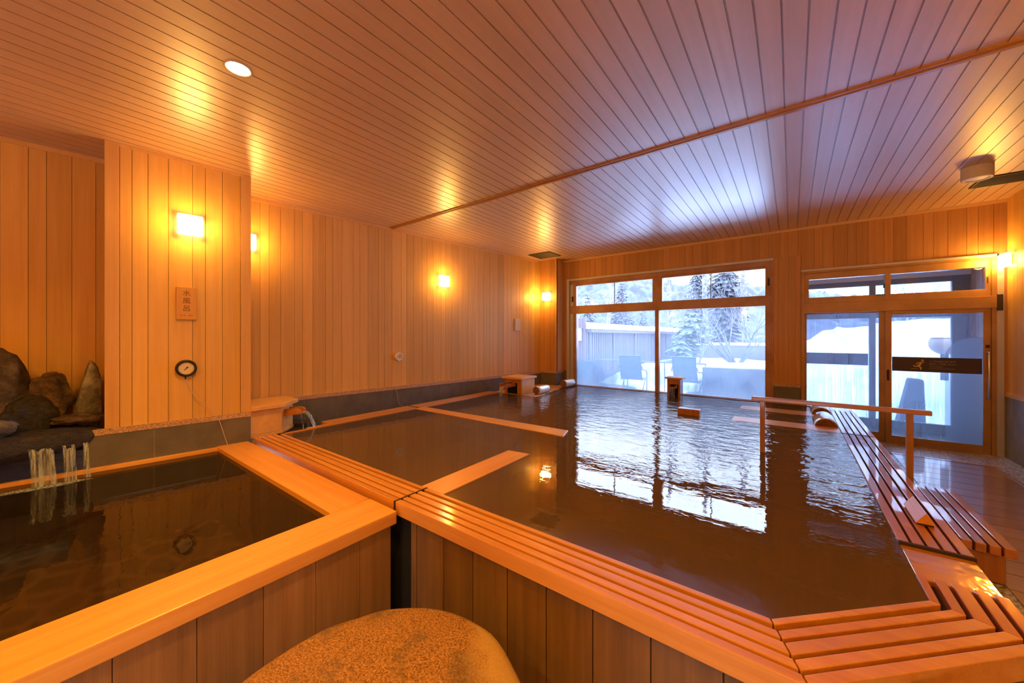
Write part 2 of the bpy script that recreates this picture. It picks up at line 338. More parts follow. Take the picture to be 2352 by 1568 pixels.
M['pane_blob'] = glass('condensation pane with misted patch', fog=.30, fog_low=.42, streak=.75, z0=.2, z1=1.6, blob=(.80, 1.22, .285, .55), fogcol=DF)
M['pane_out'] = glass('outer pane', fog=.12, fog_low=.2, streak=.8, z0=.2, z1=1.6, tint=(.72, .78, .86))
# outdoors: bluish haze is put into the tree and hill colours
M['snow'] = plain('snow', (.86, .90, .95), .8, nscale=3, ncol=(.76, .82, .92), bump=.15)
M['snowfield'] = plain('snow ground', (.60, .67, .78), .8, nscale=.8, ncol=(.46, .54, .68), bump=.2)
M['terrace'] = plain('wet terrace stone', (.07, .10, .14), .3, nscale=2, ncol=(.11, .15, .19), coat=.5)
M['fence'] = wood('slatted fence wood', (.085, .065, .075), (.06, .045, .055), 2, rough=.7, bump=.1)
M['fence_red'] = wood('reddish slat wood', (.11, .062, .062), (.08, .045, .048), 2, rough=.7, bump=.1)
M['lowwall'] = plain('grey garden wall', (.12, .145, .18), .8, nscale=4, ncol=(.095, .115, .15))
M['lowwall_b'] = plain('brown garden wall', (.11, .10, .12), .8, nscale=4, ncol=(.09, .08, .10))
M['teal'] = plain('teal mesh fabric', (.03, .15, .24), .7)
M['tube'] = plain('painted steel tube', (.05, .08, .11), .4, metal=.2)
M['bark'] = plain('frosted bark', (.05, .048, .06), .9, nscale=6, ncol=(.15, .155, .19))
M['bark_w'] = plain('snowy pale bark', (.16, .17, .205), .9, nscale=6, ncol=(.32, .34, .39))
M['needle'] = plain('dark frosted needles', (.028, .036, .046), .9, nscale=4, ncol=(.085, .10, .125))
M['pine'] = plain('green pine needles', (.035, .065, .03), .9, nscale=4, ncol=(.12, .15, .13))
M['hillmat'] = plain('wooded winter hillside', (.020, .025, .038), .9, nscale=.9, ncol=(.050, .060, .084), lo=.42, hi=.58, nvec=(1, 1, .5))
M['outframe'] = plain('grey blue aluminium', (.20, .255, .31), .45, metal=.1)
M['porchwood'] = wood('pinkish porch boards', (.82, .50, .37), (.74, .42, .30), 2, rough=.6, bump=.05)
M['porchbeam'] = plain('porch ceiling', (.82, .76, .78), .7)
M['ball'] = plain('tan wooden ball', (.50, .35, .25), .7, nscale=4, ncol=(.40, .28, .20))
M['darkgrey'] = plain('dark grey cover', (.035, .045, .06), .8)

# ------------------------------------------------------------------ mesh builder
MAT = {}      # object name -> world matrix used when parts are built from world coordinates

class MB:
    def __init__(s, eps=0.0): s.v = []; s.f = []; s.t = []; s.sm = []; s.eps = eps; s.k = 0
    def add(s, verts, faces, tone=1.0, smooth=False):
        o = len(s.v); s.v += [Vector(p) for p in verts]
        for f in faces: s.f.append([i + o for i in f]); s.t.append(tone); s.sm.append(smooth)
        return s
    def box(s, x0, x1, y0, y1, z0, z1, tone=1.0):
        if s.eps: e = s.eps * s.k; s.k += 1; y0 += e; y1 -= e          # members of one frame lie a hair apart in depth
        return s.add([(x0, y0, z0), (x1, y0, z0), (x1, y1, z0), (x0, y1, z0), (x0, y0, z1), (x1, y0, z1), (x1, y1, z1), (x0, y1, z1)],
                     [(0, 3, 2, 1), (4, 5, 6, 7), (0, 1, 5, 4), (1, 2, 6, 5), (2, 3, 7, 6), (3, 0, 4, 7)], tone)
    def prism(s, poly, z0, z1, tone=1.0):
        """vertical prism over a counter-clockwise polygon"""
        a = sum(poly[i][0] * poly[(i + 1) % len(poly)][1] - poly[(i + 1) % len(poly)][0] * poly[i][1] for i in range(len(poly)))
        if a < 0: poly = poly[::-1]
        n = len(poly)
        vs = [(x, y, z0) for x, y in poly] + [(x, y, z1) for x, y in poly]
        fs = [tuple(range(n - 1, -1, -1)), tuple(range(n, 2 * n))] + [(i, (i + 1) % n, n + (i + 1) % n, n + i) for i in range(n)]
        return s.add(vs, fs, tone)
    def bar(s, a, b, w, h, up=(0, 0, 1), tone=1.0):
        """rectangular bar from a to b; w across, h along up"""
        a = Vector(a); b = Vector(b); d = (b - a).normalized(); up = Vector(up)
        x = d.cross(up)
        if x.length < 1e-4: x = d.cross(Vector((1, 0, 0)))
        x.normalize(); y = x.cross(d)
        vs = [p + x * (w / 2 * i) + y * (h / 2 * j) for p in (a, b) for i, j in ((-1, -1), (1, -1), (1, 1), (-1, 1))]
        return s.add(vs, [(0, 1, 2, 3), (7, 6, 5, 4), (0, 4, 5, 1), (1, 5, 6, 2), (2, 6, 7, 3), (3, 7, 4, 0)], tone)
    def tube(s, pts, r, n=8, r2=None, caps=True, tone=1.0, radii=None):
        pts = [Vector(p) for p in pts]; m = len(pts); vs = []; fs = []
        prev = None
        for i, p in enumerate(pts):
            d = (pts[min(i + 1, m - 1)] - pts[max(i - 1, 0)]).normalized()
            x = d.orthogonal().normalized() if prev is None else (prev - d * prev.dot(d)).normalized()
            prev = x; y = d.cross(x)
            rr = radii[i] if radii else (r if r2 is None else r + (r2 - r) * i / max(m - 1, 1))
            vs += [p + (x * math.cos(k * 2 * PI / n) + y * math.sin(k * 2 * PI / n)) * rr for k in range(n)]
        for i in range(m - 1):
            for k in range(n): fs.append((i * n + k, i * n + (k + 1) % n, (i + 1) * n + (k + 1) % n, (i + 1) * n + k))
        s.add(vs, fs, tone, True)
        if caps:
            s.add(vs[:n], [tuple(range(n - 1, -1, -1))], tone); s.add(vs[-n:], [tuple(range(n))], tone)
        return s
    def lathe(s, prof, c=(0, 0, 0), axis='z', n=40, tone=1.0, smooth=True):
        """profile of (radius, height) turned about an axis through c"""
        vs = []; m = len(prof)
        for r, h in prof:
            for k in range(n):
                a = k * 2 * PI / n; x, y = r * math.cos(a), r * math.sin(a)
                q = (x, y, h) if axis == 'z' else ((x, h, y) if axis == 'y' else (h, x, y))
                vs.append((c[0] + q[0], c[1] + q[1], c[2] + q[2]))
        fs = [(i * n + k, i * n + (k + 1) % n, (i + 1) * n + (k + 1) % n, (i + 1) * n + k) for i in range(m - 1) for k in range(n)]
        fs = [f if axis != 'y' else f[::-1] for f in fs]
        return s.add(vs, fs, tone, smooth)
    def disc(s, c, r, axis='y', n=32, sgn=-1):
        vs = []
        for k in range(n):
            a = k * 2 * PI / n; x, y = r * math.cos(a), r * math.sin(a)
            vs.append((c[0] + x, c[1], c[2] + y) if axis == 'y' else ((c[0] + x, c[1] + y, c[2]) if axis == 'z' else (c[0], c[1] + x, c[2] + y)))
        return s.add(vs, [tuple(range(n)) if sgn < 0 else tuple(range(n - 1, -1, -1))])
    def blob(s, c, rad, seed, amp=.25, freq=1.6, nu=28, nv=16, cuts=()):
        """a lump of rock: noisy ellipsoid with flat fracture planes (normal, distance)"""
        vs = []; c = Vector(c)
        for j in range(nv + 1):
            th = PI * j / nv
            for i in range(nu):
                ph = 2 * PI * i / nu
                d = Vector((math.sin(th) * math.cos(ph), math.sin(th) * math.sin(ph), math.cos(th)))
                q = noise.noise(d * freq + Vector((seed * 3.7, seed * 1.3, seed * 2.1)))
                q2 = noise.noise(d * freq * 3.1 + Vector((seed * 1.7, seed * 5.3, seed)))
                p = d * (1 + amp * q + amp * .35 * q2)
                for nrm, dist in cuts:
                    nn = Vector(nrm).normalized(); e = p.dot(nn) - dist
                    if e > 0: p -= nn * e * .92
                vs.append((c.x + p.x * rad[0], c.y + p.y * rad[1], c.z + p.z * rad[2]))
        fs = [(j * nu + i, (j + 1) * nu + i, (j + 1) * nu + (i + 1) % nu, j * nu + (i + 1) % nu) for j in range(nv) for i in range(nu)]
        return s.add(vs, fs, 1.0, True)
    def xf(s, mtx):
        s.v = [mtx @ p for p in s.v]; return s
    def build(s, name, mat, parent=None, local=False, bevel=0.0, seg=2, split=None):
        if parent is not None:
            mw = MAT[parent.name]
            vs = s.v if local else [mw.inverted() @ p for p in s.v]
            org = None
        else:
            lo = [min(p[i] for p in s.v) for i in range(3)]; hi = [max(p[i] for p in s.v) for i in range(3)]
            org = Vector(((lo[0] + hi[0]) / 2, (lo[1] + hi[1]) / 2, lo[2])); vs = [p - org for p in s.v]
        me = bpy.data.meshes.new(name); me.from_pydata([tuple(p) for p in vs], [], s.f)
        me.polygons.foreach_set('use_smooth', s.sm)
        at = me.attributes.new('tone', 'FLOAT', 'FACE'); at.data.foreach_set('value', s.t)
        me.materials.append(mat); me.update()
        o = bpy.data.objects.new(name, me); COL.objects.link(o)
        if parent is not None:
            o.parent = parent; MAT[o.name] = MAT[parent.name]
        else:
            o.location = org; MAT[o.name] = Matrix.Translation(org)
        if bevel:
            b = o.modifiers.new('edge', 'BEVEL'); b.width = bevel; b.segments = seg; b.limit_method = 'ANGLE'; b.angle_limit = .7
            b.harden_normals = False
        return o

def tag(o, label=None, cat=None, group=None, kind=None):
    if label: o['label'] = label
    if cat: o['category'] = cat
    if group: o['group'] = group
    if kind: o['kind'] = kind
    return o

def T(name, label, cat, loc, rz=0.0, group=None, kind=None):
    o = bpy.data.objects.new(name, None); COL.objects.link(o); o.empty_display_size = .1
    o.location = loc; o.rotation_euler = (0, 0, rz)
    MAT[o.name] = Matrix.Translation(loc) @ Matrix.Rotation(rz, 4, 'Z')
    return tag(o, label, cat, group, kind)

def text_mesh(body, size, mtx, parent, name, mat, depth=.0008, align='CENTER', spacing=1.0, line=1.0):
    """lettering as thin solid mesh; text lies in its own XY plane and is placed by mtx (world)"""
    c = bpy.data.curves.new('t', 'FONT'); c.body = body; c.size = size; c.align_x = align; c.align_y = 'CENTER'; c.extrude = depth
    c.space_character = spacing; c.space_line = line; c.resolution_u = 3
    o = bpy.data.objects.new('t', c); COL.objects.link(o)
    dg = bpy.context.evaluated_depsgraph_get(); dg.update()
    me = o.evaluated_get(dg).to_mesh()
    mb = MB(); mb.add([mtx @ v.co for v in me.vertices], [tuple(p.vertices) for p in me.polygons])
    bpy.data.objects.remove(o); bpy.data.curves.remove(c)
    return mb.build(name, mat, parent)

def rb(mb, x0, x1, z0, z1, y=0.0, th=.016, gap=.0036, seq=(.16, .095, .125), cut=None, back=True):
    """vertical wall boards between x0 and x1 in wall-local coordinates: front face at y, room on the -y side"""
    x = x0; i = 0
    edges = cut
    if edges is None:
        edges = [x0]
        while edges[-1] < x1 - .02: edges.append(min(edges[-1] + seq[i % len(seq)], x1)); i += 1
        if edges[-1] < x1: edges[-1] = x1
    for a, b in zip(edges[:-1], edges[1:]):
        mb.box(a + gap / 2, b - gap / 2, y, y + th, z0, z1, random.uniform(.86, 1.10))
    if back: mb.box(x0, x1, y + th * .45, y + th + .02, z0, z1, .5)
    return mb

def frame_mtx(org, ang): return Matrix.Translation((org[0], org[1], 0)) @ Matrix.Rotation(ang, 4, 'Z')

# ------------------------------------------------------------------ the room
H = 3.2
A0 = (-5.235, 1.651); AL = math.atan2(.9915, .1303); ML = frame_mtx(A0, AL)         # left wall line
B0 = (-4.728, .407); AB = math.atan2(.9908, .1354); MC = frame_mtx(B0, AB)          # pillar face line
C0 = (-5.352, -.137); MR = frame_mtx(C0, AL)                                        # alcove back line
S = lambda name, mb, mat, kind='structure', **k: tag(mb.build(name, mat, **k), kind=kind)

# ceiling boards
mb = MB()
u = -.0412 - 56 * .115
while u < 2.5:
    tone = random.uniform(.93, 1.06)
    mb.box(u + .0045, u + .1105, -3.0, 7.5, H, H + .012, tone); mb.box(u + .1135, u + .1165, -3.0, 7.5, H + .003, H + .012, .8)
    u += .115
mb.box(-6.6, 2.6, -3.0, 7.5, H + .0075, H + .05, .55)
S('ceiling', mb, M['ceiling'])
mb = MB()
mb.box(-5.0, 2.3, 3.425, 3.450, H - .014, H + .006); mb.box(-5.0, 2.3, 3.450, 3.478, H - .022, H + .006); mb.box(-5.0, 2.3, 3.478, 3.492, H - .010, H + .006, 1.5)
S('trim_1', mb, M['strip'])

# left wall
mb = rb(MB(), -.45, 5.50, .715, H - .001).xf(ML)
S('wall_left', mb, M['wall'])
mb = MB().box(-.45, 5.31, -.012, .02, H - .045, H - .001, 1.0).xf(ML)
S('trim_2', mb, M['trim'])
def base(name, x0, x1, mtx, joints, z0, ztop, mat, prot=.035, cop='granite'):
    mb = MB()
    ed = [x0] + [j for j in joints if x0 < j < x1] + [x1]
    for a, b in zip(ed[:-1], ed[1:]): mb.box(a + .003, b - .003, -prot, .03, z0, ztop - .052, random.uniform(.92, 1.08))
    mb.xf(mtx); o = S(name, mb, mat)
    MB().box(x0, x1, -prot + .004, .02, z0, ztop - .054).xf(mtx).build('grout', M['grout'], o)
    MB().box(x0, x1, -prot - .004, .03, ztop - .05, ztop).xf(mtx).build('coping', M[cop], o)
    return o
base('baseboard_left', -.45, 5.45, ML, [.579, .982, 1.666, 2.326, 2.694, 3.164, 3.577, 3.95, 4.3, 4.7, 5.05], .15, .715, M['tile'])

# alcove (behind the rocks) and the pillar
mb = rb(MB(), -3.0, .75, .30, H - .001, cut=[-3.0, -2.72, -2.58, -2.4, -2.1, -1.9, -1.7, -1.45, -1.2, -1.0, -.8, -.6, -.4, -.25, -.14, .0, .147, .247, .393, .54, .75]).xf(MR)
S('wall_alcove', mb, M['wall'])
S('trim_3', MB().box(-3.0, .60, -.012, .02, H - .045, H - .001).xf(MR), M['trim'])
mb = MB(); mb.box(.09, .955, .012, .09, .70, H - .001, .42)
rb(mb, .09, .955, .70, H - .03, y=.0, cut=[.09, .165, .267, .404, .575, .672, .805, .955], back=False)
mb.xf(MC); S('wall_pillar', mb, M['wall'])
mb = MB(); mb.box(0, .088, -.006, .10, .70, H - .001); mb.box(.957, 1.045, -.010, .10, .70, H - .001, .94); mb.box(.088, .957, -.004, .01, H - .03, H - .001, 1.08)
mb.box(0, .02, .10, .80, .30, H - .001, .9); mb.box(1.025, 1.045, .10, .80, .40, H - .001, .9)
mb.xf(MC); S('trim_4', mb, M['trim_v'])
base('baseboard_pillar', -.10, 1.047, MC, [.307], .10, .70, M['tile'], prot=.004)
base('baseboard_alcove', -2.6, -.102, MC, [-2.1, -1.5, -.9, -.3], .10, .55, M['rock_wet'], prot=.004, cop='rock_wet')

# far corner post
mb = MB(); rb(mb, -4.80, -4.10, .74, H - .001, y=7.02)
S('wall_corner', mb, M['wall_shade'])
mb = MB(); mb.box(-4.118, -4.10, 7.021, 7.34, .74, H - .001); S('trim_5', mb, M['trim_v'])
mb = MB(); mb.box(-4.75, -4.10, 7.0, 7.34, .15, .69); o = S('baseboard_corner', mb, M['tile']); MB().box(-4.75, -4.094, 6.994, 7.34, .69, .74).build('coping', M['granite'], o)

# window wall
V0 = 7.33
mb = MB()
rb(mb, -4.10, .12, 2.77, H - .001, y=V0, back=False); rb(mb, .12, 2.16, 2.53, H - .001, y=V0, back=False)
rb(mb, -.235, .117, .745, 2.77, y=V0, back=False, cut=[-.235, -.17, -.04, .05, .117]); rb(mb, 2.06, 2.16, 0, 2.53, y=V0, back=False)
rb(mb, -4.10, -4.015, .74, 2.77, y=V0, back=False, cut=[-4.10, -4.015])
for x0, x1, z0, z1 in ((-4.6, .12, 2.77, H), (.12, 2.4, 2.53, H), (-.232, .13, 0, 2.77), (-4.6, -4.02, 0, 2.77), (2.085, 2.4, 0, 2.53), (-4.02, -.232, 0, .39)):
    mb.box(x0, x1, V0 + .006, V0 + .22, z0, z1, .5)
S('wall_front', mb, M['wall_shade'])
mb = MB().box(-.235, .117, V0 - .02, V0 + .02, 0, .695); o = S('baseboard_front', mb, M['tile']); MB().box(-.235, .117, V0 - .025, V0 + .02, .695, .745).build('coping', M['granite'], o)
S('trim_6', MB().box(-4.1, 2.13, V0 - .012, V0 + .01, H - .04, H - .001), M['trim'])

# right wall
UR = 2.125
mr = Matrix.Translation((UR, 7.33, 0)) @ Matrix.Rotation(-PI / 2, 4, 'Z')
mb = rb(MB(), 0, 10.3, .80, H - .001, cut=None).xf(mr)
S('wall_right', mb, M['wall'])
mb = MB()
for k in range(22): mb.box(k * .47 + .20 - .47 + .002, k * .47 + .20 - .002, -.012, .03, 0, .755)
mb.box(-.3, 10.2, -.008, .03, 0, .75, .5); mb.xf(mr)
o = S('baseboard_right', mb, M['tile_blue']); MB().box(0, 10.3, -.018, .03, .755, .80).xf(mr).build('coping', M['trim'], o)
# back wall (behind the viewpoint)
mb = rb(MB(), -2.4, 6.6, 0, H - .001).xf(Matrix.Translation((0, -2.7, 0)) @ Matrix.Rotation(PI, 4, 'Z')); S('wall_back', mb, M['wall'])
mb = rb(MB(), -4, -2.9, 0, H - .001).xf(MR); 
# floors
FL = -.50                                            # the bathers' side lies lower than the deck by the door
mb = MB(); mb.prism([(.70, -2.9), (2.4, -2.9), (2.4, 7.55), (.70, 7.55)], -.56, -.006); mb.box(-2.06, .70, -2.9, 1.53, -.56, FL); mb.box(.0, .70, 1.5, 2.2, -.56, FL)
S('floor', mb, M['pebble'])
S('floor_slab', MB().box(-6.6, 2.4, -2.9, 7.55, -.80, -.62), M['under'])
mb = MB(); v = 6.69
while v > -2.6:
    mb.box(1.03, 1.845, v - .226 + .004, v - .004, -.02, .0, random.uniform(.9, 1.08)); v -= .226
mb.box(1.03, 1.845, -2.6, 6.68, -.02, -.008, .15)
mb.box(1.0, 1.87, 6.692, 6.725, -.02, .004, 1.25); mb.box(1.847, 1.872, -2.6, 6.692, -.02, .004, 1.1)
tag(mb.build('floor_deck', M['deck']), kind='structure')

# ------------------------------------------------------------------ window 1 (fixed picture window with sliding sashes over it)
w = T('window_1', None, None, (-2.1, V0, .40), kind='structure')
mb = MB(.0006)
mb.box(-4.015, -3.95, V0 - .02, V0 + .05, .42, 2.77); mb.box(-3.95, -3.87, V0 + .03, V0 + .16, .42, 2.72); mb.box(-4.015, -.235, V0 - .02, V0 + .10, 2.73, 2.77)
mb.build('jamb', M['jamb'], w, bevel=.003)
mb = MB(.0006)
mb.box(-3.87, -3.80, V0 + .02, V0 + .12, .42, 2.74); mb.box(-.345, -.237, V0 + .02, V0 + .12, .42, 2.74)
mb.box(-3.95, -.237, V0 + .02, V0 + .12, 2.65, 2.735); mb.box(-3.80, -.345, V0 + .03, V0 + .11, 2.615, 2.65)
mb.box(-3.95, -.237, V0 + .01, V0 + .12, 2.0, 2.17); mb.box(-2.155, -1.975, V0 + .02, V0 + .12, 2.17, 2.66); mb.box(-2.105, -2.035, V0 + .01, V0 + .12, .42, 2.0)
mb.box(-3.87, -.237, V0 + .02, V0 + .12, .40, .432)
mb.box(-.262, -.233, V0 - .012, V0 + .03, .42, 2.77)
mb.build('frame', M['frame_w'], w, bevel=.003)
mb = MB(); mb.box(-2.958, -2.944, V0 + .10, V0 + .13, 2.17, 2.615); mb.box(-1.162, -1.148, V0 + .10, V0 + .13, 2.17, 2.615)
mb.build('sash_divider', M['vent'], w)
for x0, x1, z0, z1, mt in ((-3.80, -2.155, 2.17, 2.615, 'pane_up'), (-1.975, -.345, 2.17, 2.615, 'pane_up'), (-3.80, -2.105, .432, 2.0, 'pane_low'), (-2.035, -.345, .432, 2.0, 'pane_low')):
    MB().box(x0 - .01, x1 + .01, V0 + .070, V0 + .074, z0 - .01, z1 + .01).build('pane', M[mt], w)
for x, z in ((-3.88, 2.33), (-.30, 2.40)):
    mb = MB(); mb.box(x - .012, x + .012, V0 - .004, V0 + .02, z - .05, z + .05); mb.lathe([(0, -.012), (.012, -.012), (.014, 0)], (x, V0 - .004, z - .06), 'y', 12); mb.build('latch', M['vent'], w)

# ------------------------------------------------------------------ door 1 (sliding glass door with a light over it)
d = T('door_1', None, None, (1.08, V0, 0), kind='structure')
mb = MB(.0006)
mb.box(.12, .165, V0 - .02, V0 + .12, 0, 2.52); mb.box(2.0, 2.04, V0 - .02, V0 + .12, 0, 2.52); mb.box(.12, 2.04, V0 - .02, V0 + .12, 2.47, 2.52)
mb.box(.165, 2.0, V0, V0 + .10, 2.375, 2.47); mb.box(.165, .215, V0, V0 + .10, 2.02, 2.47); mb.box(1.955, 2.0, V0, V0 + .10, 2.02, 2.47)
mb.box(1.055, 1.11, V0 - .004, V0 + .10, 2.02, 2.40); mb.box(.165, 2.0, V0, V0 + .10, 2.0, 2.095)
mb.box(.12, 2.04, V0 - .035, V0 + .12, 1.855, 2.005)
mb.box(.12, 2.06, V0 - .02, V0 + .14, -.03, .012); mb.build('frame', M['frame'], d, bevel=.003)
MB().box(.12, 2.04, V0 - .03, V0 - .0, 2.50, 2.53).build('head_strip', M['jamb'], d, bevel=.003)
MB().box(2.04, 2.10, V0 - .015, V0 + .03, 0, 2.50).build('jamb', M['jamb'], d, bevel=.004)
MB().box(2.042, 2.085, V0 - .035, V0 - .01, 1.82, 2.02).build('closer_bracket', M['vent'], d)
MB().box(.20, 1.065, V0 + .05, V0 + .054, 2.08, 2.385).build('pane', M['pane_up'], d); MB().box(1.10, 1.965, V0 + .05, V0 + .054, 2.08, 2.385).build('pane', M['pane_up'], d)
mb = MB(); mb.box(1.035, 1.05, V0 - .012, V0 + .01, 2.18, 2.24); mb.box(.96, 1.05, V0 - .006, V0 + .01, 2.085, 2.097); mb.box(1.965, 1.975, V0 - .012, V0 + .01, 2.17, 2.25); mb.build('latch', M['vent'], d)
# fixed leaf
mb = MB(); mb.box(.165, .19, V0 + .06, V0 + .10, 0, 1.86); mb.box(1.0, 1.06, V0 + .06, V0 + .10, 0, 1.86); mb.box(.19, 1.0, V0 + .06, V0 + .10, 0, .125); mb.box(.19, 1.0, V0 + .06, V0 + .10, 1.84, 1.86)
lf = mb.build('fixed_leaf', M['frame'], d, bevel=.002)
MB().box(.185, 1.005, V0 + .078, V0 + .082, .12, 1.845).build('pane', M['pane_door'], lf)
# sliding leaf
mb = MB(); mb.box(1.055, 1.118, V0 - .005, V0 + .04, .012, 1.86); mb.box(1.936, 1.998, V0 - .005, V0 + .04, .012, 1.86); mb.box(1.118, 1.936, V0 - .005, V0 + .04, .012, .112); mb.box(1.118, 1.936, V0 - .005, V0 + .04, 1.80, 1.86)
sl = mb.build('sliding_leaf', M['frame'], d, bevel=.002)
mb = MB(); mb.box(1.112, 1.942, V0 + .016, V0 + .020, .105, 1.805)
mb.build('pane', M['pane_blob'], sl)
MB().box(1.124, 1.930, V0 + .0125, V0 + .0150, 1.017, 1.215).build('warning_strip', M['sticker'], sl)
def wallface(x, y, z): return Matrix.Translation((x, y, z)) @ Matrix.Rotation(PI / 2, 4, 'X')
# slipping-man mark and lettering on the strip
YF = V0 + .0120
def glyph(name, mat, segs, x0, z0, sc, parent, th=.0006, y=YF):
    mb = MB()
    for a, b, ww in segs:
        mb.bar((x0 + a[0] * sc, y, z0 + a[1] * sc), (x0 + b[0] * sc, y, z0 + b[1] * sc), ww * sc, th, up=(0, -1, 0))
    return mb
man = [((.10, .95), (.02, .66), .20), ((.02, .66), (-.16, .42), .22), ((.08, .84), (.34, .92), .10), ((.08, .84), (-.18, .82), .09), ((-.18, .82), (-.34, .66), .08),
       ((-.16, .42), (.10, .24), .13), ((.10, .24), (.02, .0), .11), ((-.16, .42), (-.42, .38), .12), ((-.42, .38), (-.55, .50), .09), ((-.75, .12), (-.15, .12), .03)]
mb = glyph('m', None, man, 1.392, 1.045, .115, sl); mb.disc((1.392 + .20 * .115, YF - .0004, 1.045 + 1.12 * .115), .0115, 'y', 16)
mb.build('slipping_man_mark', M['gold'], sl)
text_mesh('この先段差があります', .0235, wallface(1.592, YF - .0002, 1.162), sl, 'lettering', M['print'], .0004, spacing=1.0)
text_mesh('足元にご注意ください', .0245, wallface(1.597, YF - .0002, 1.126), sl, 'lettering', M['print'], .0004, spacing=1.0)
mb = MB(); mb.box(1.478, 1.60, YF - .0004, YF, 1.090, 1.094); mb.box(1.478, 1.705, YF - .0004, YF, 1.066, 1.069); mb.build('small_print', M['print'], sl)
mb = MB(); hx = 1.969
mb.tube([(hx, V0 - .005, 1.30), (hx, V0 - .045, 1.30), (hx, V0 - .055, 1.285), (hx, V0 - .055, .735), (hx, V0 - .045, .72), (hx, V0 - .005, .72)], .0095, 10)
for z in (1.30, .72): mb.lathe([(.018, -.006), (.018, 0), (0, -.006)][:2] + [(0, -.006)], (hx, V0 - .004, z), 'y', 16)
mb.build('handle', M['steel'], sl)
MB().box(hx - .017, hx + .017, V0 - .012, V0, 1.352, 1.392).build('lock', M['vent'], sl, bevel=.002)
MB().box(1.068, 1.095, V0 - .009, V0, .88, 1.03).build('finger_pull', M['vent'], sl, bevel=.002)

# ------------------------------------------------------------------ bathing pool
W = .420                                            # water level
pool = T('bathing_pool', 'large hinoki hot spring pool with slatted orange timber rim', 'bathing pool', (-2.0, 4.4, 0))
QS = [(.0, .028, .43), (.054, .088, .43), (.104, .152, .43), (.168, .207, .43), (.222, .262, .43)]
def rim_pt(seg, q):
    c1 = (-.063 + .4142 * q, 1.707 - q); c2 = (.447 + q, 2.217 - .4142 * q)
    return c1, c2
def poly_front(u0, u1, q0, q1): return [(u0, 1.707 - q1), (u1, 1.707 - q1), (u1, 1.707 - q0), (u0, 1.707 - q0)]
UJ = -2.052
MITER = .004
for k, (q0, q1, zt) in enumerate(QS):
    c1a, c2a = rim_pt(0, q0); c1b, c2b = rim_pt(0, q1)
    zb = .345 if k == 4 else .388
    # front, left of the joint and right of it
    MB().prism(poly_front(-4.52 if k else -4.46, UJ - .006, q0, q1), zb, zt, random.uniform(.92, 1.06)).build('rim_slat', M['rim_x'], pool, bevel=.003)
    MB().prism([(UJ + .006, 1.707 - q1), (c1b[0] - MITER, c1b[1]), (c1a[0] - MITER, c1a[1]), (UJ + .006, 1.707 - q0)], zb, zt, random.uniform(.92, 1.06)).build('rim_slat', M['rim_x'], pool, bevel=.003)
    # clipped corner
    mb = MB().prism([(c1a[0] + .002, c1a[1]), (c1b[0] + .002, c1b[1]), (c2b[0], c2b[1] - .001), (c2a[0], c2a[1] - .001)], zb, zt, random.uniform(.92, 1.06))
    mb.build('rim_slat', M['rim_x'], pool, bevel=.003)
    # right side, short run up to the overflow board
    MB().prism([c2a, c2b, (c2b[0], 2.425), (c2a[0], 2.425)], zb, zt, random.uniform(.9, 1.05)).build('rim_slat', M['wet_y'], pool, bevel=.003)
# left side rim (along the wall)
for k, (q0, q1, zt) in enumerate(QS):
    MB().box(-4.45 - q1, -4.45 - q0, (2.24 if k > 1 else 1.98) if k else 1.72, 5.485, .388, .43, random.uniform(.9, 1.05)).build('rim_slat', M['rim_y'], pool, bevel=.003)
MB().box(-4.715, -4.445, 3.545, 3.56, .425, .434).build('joint_batten', M['under'], pool)
MB().prism([(UJ - .006, 1.44), (UJ + .006, 1.44), (UJ + .006, 1.712), (UJ - .006, 1.712)], .36, .432).build('joint_batten', M['under'], pool)
# bed under the slats
mb = MB()
c1, c2 = rim_pt(0, .02); e1, e2 = rim_pt(0, .245)
mb.prism([(-4.6, e1[1]), e1, c1, (-4.6, c1[1])], .34, .392); mb.prism([e1, e2, c2, c1], .34, .392); mb.prism([e2, (e2[0], 2.43), (c2[0], 2.43), c2], .34, .392)
mb.box(-4.71, -4.46, 1.7, 5.49, .30, .392); mb.box(.467, .692, 2.78, 7.30, .34, .385)
mb.build('rim_bed', M['under'], pool)
MB().box(.449, .706, 2.425, 2.80, .34, .414).build('overflow_board', M['overflow'], pool, bevel=.004)
# duckboards on the right rim
for v0, v1 in ((2.775, 5.43), (5.462, 7.30)):
    for (q0, q1) in ((0, .041), (.053, .096), (.108, .151), (.163, .206), (.218, .262)):
        MB().box(.447 + q0, .447 + q1, v0, v1, .398, .43, random.uniform(.92, 1.06)).build('duckboard_slat', M['wet_y'], pool, bevel=.003)
    MB().box(.447, .709, v0 - .018, v0 - .001, .388, .43).build('end_batten', M['under'], pool)
# outer cladding
mb = MB(); edges = [-1.93, -1.872, -1.624, -1.391, -1.151, -.920, -.684, -.439, -.19, .03]
for a, b in zip(edges[:-1], edges[1:]): mb.box(a + .003, b - .003, 1.478, 1.50, FL, .36, random.uniform(.85, 1.12))
mb.box(-1.93, .03, 1.49, 1.53, FL, .37, .3); mb.build('cladding', M['clad_shade'], pool)
mb = MB()
p0 = Vector((.045, 1.478)); p1 = Vector((.685, 2.118)); dd = (p1 - p0) / 4
for k in range(4):
    a = p0 + dd * k; b = p0 + dd * (k + 1) - dd * .02; nrm = Vector((-.707, .707)) * .025
    mb.prism([tuple(a), tuple(b), tuple(b + nrm), tuple(a + nrm)], FL, .36, random.uniform(.85, 1.1))
for k in range(22): mb.box(.66, .685, 2.12 + k * .24 + .003, 2.12 + (k + 1) * .24 - .003, 0, .36, random.uniform(.85, 1.1))
mb.build('cladding', M['clad_shade'], pool)
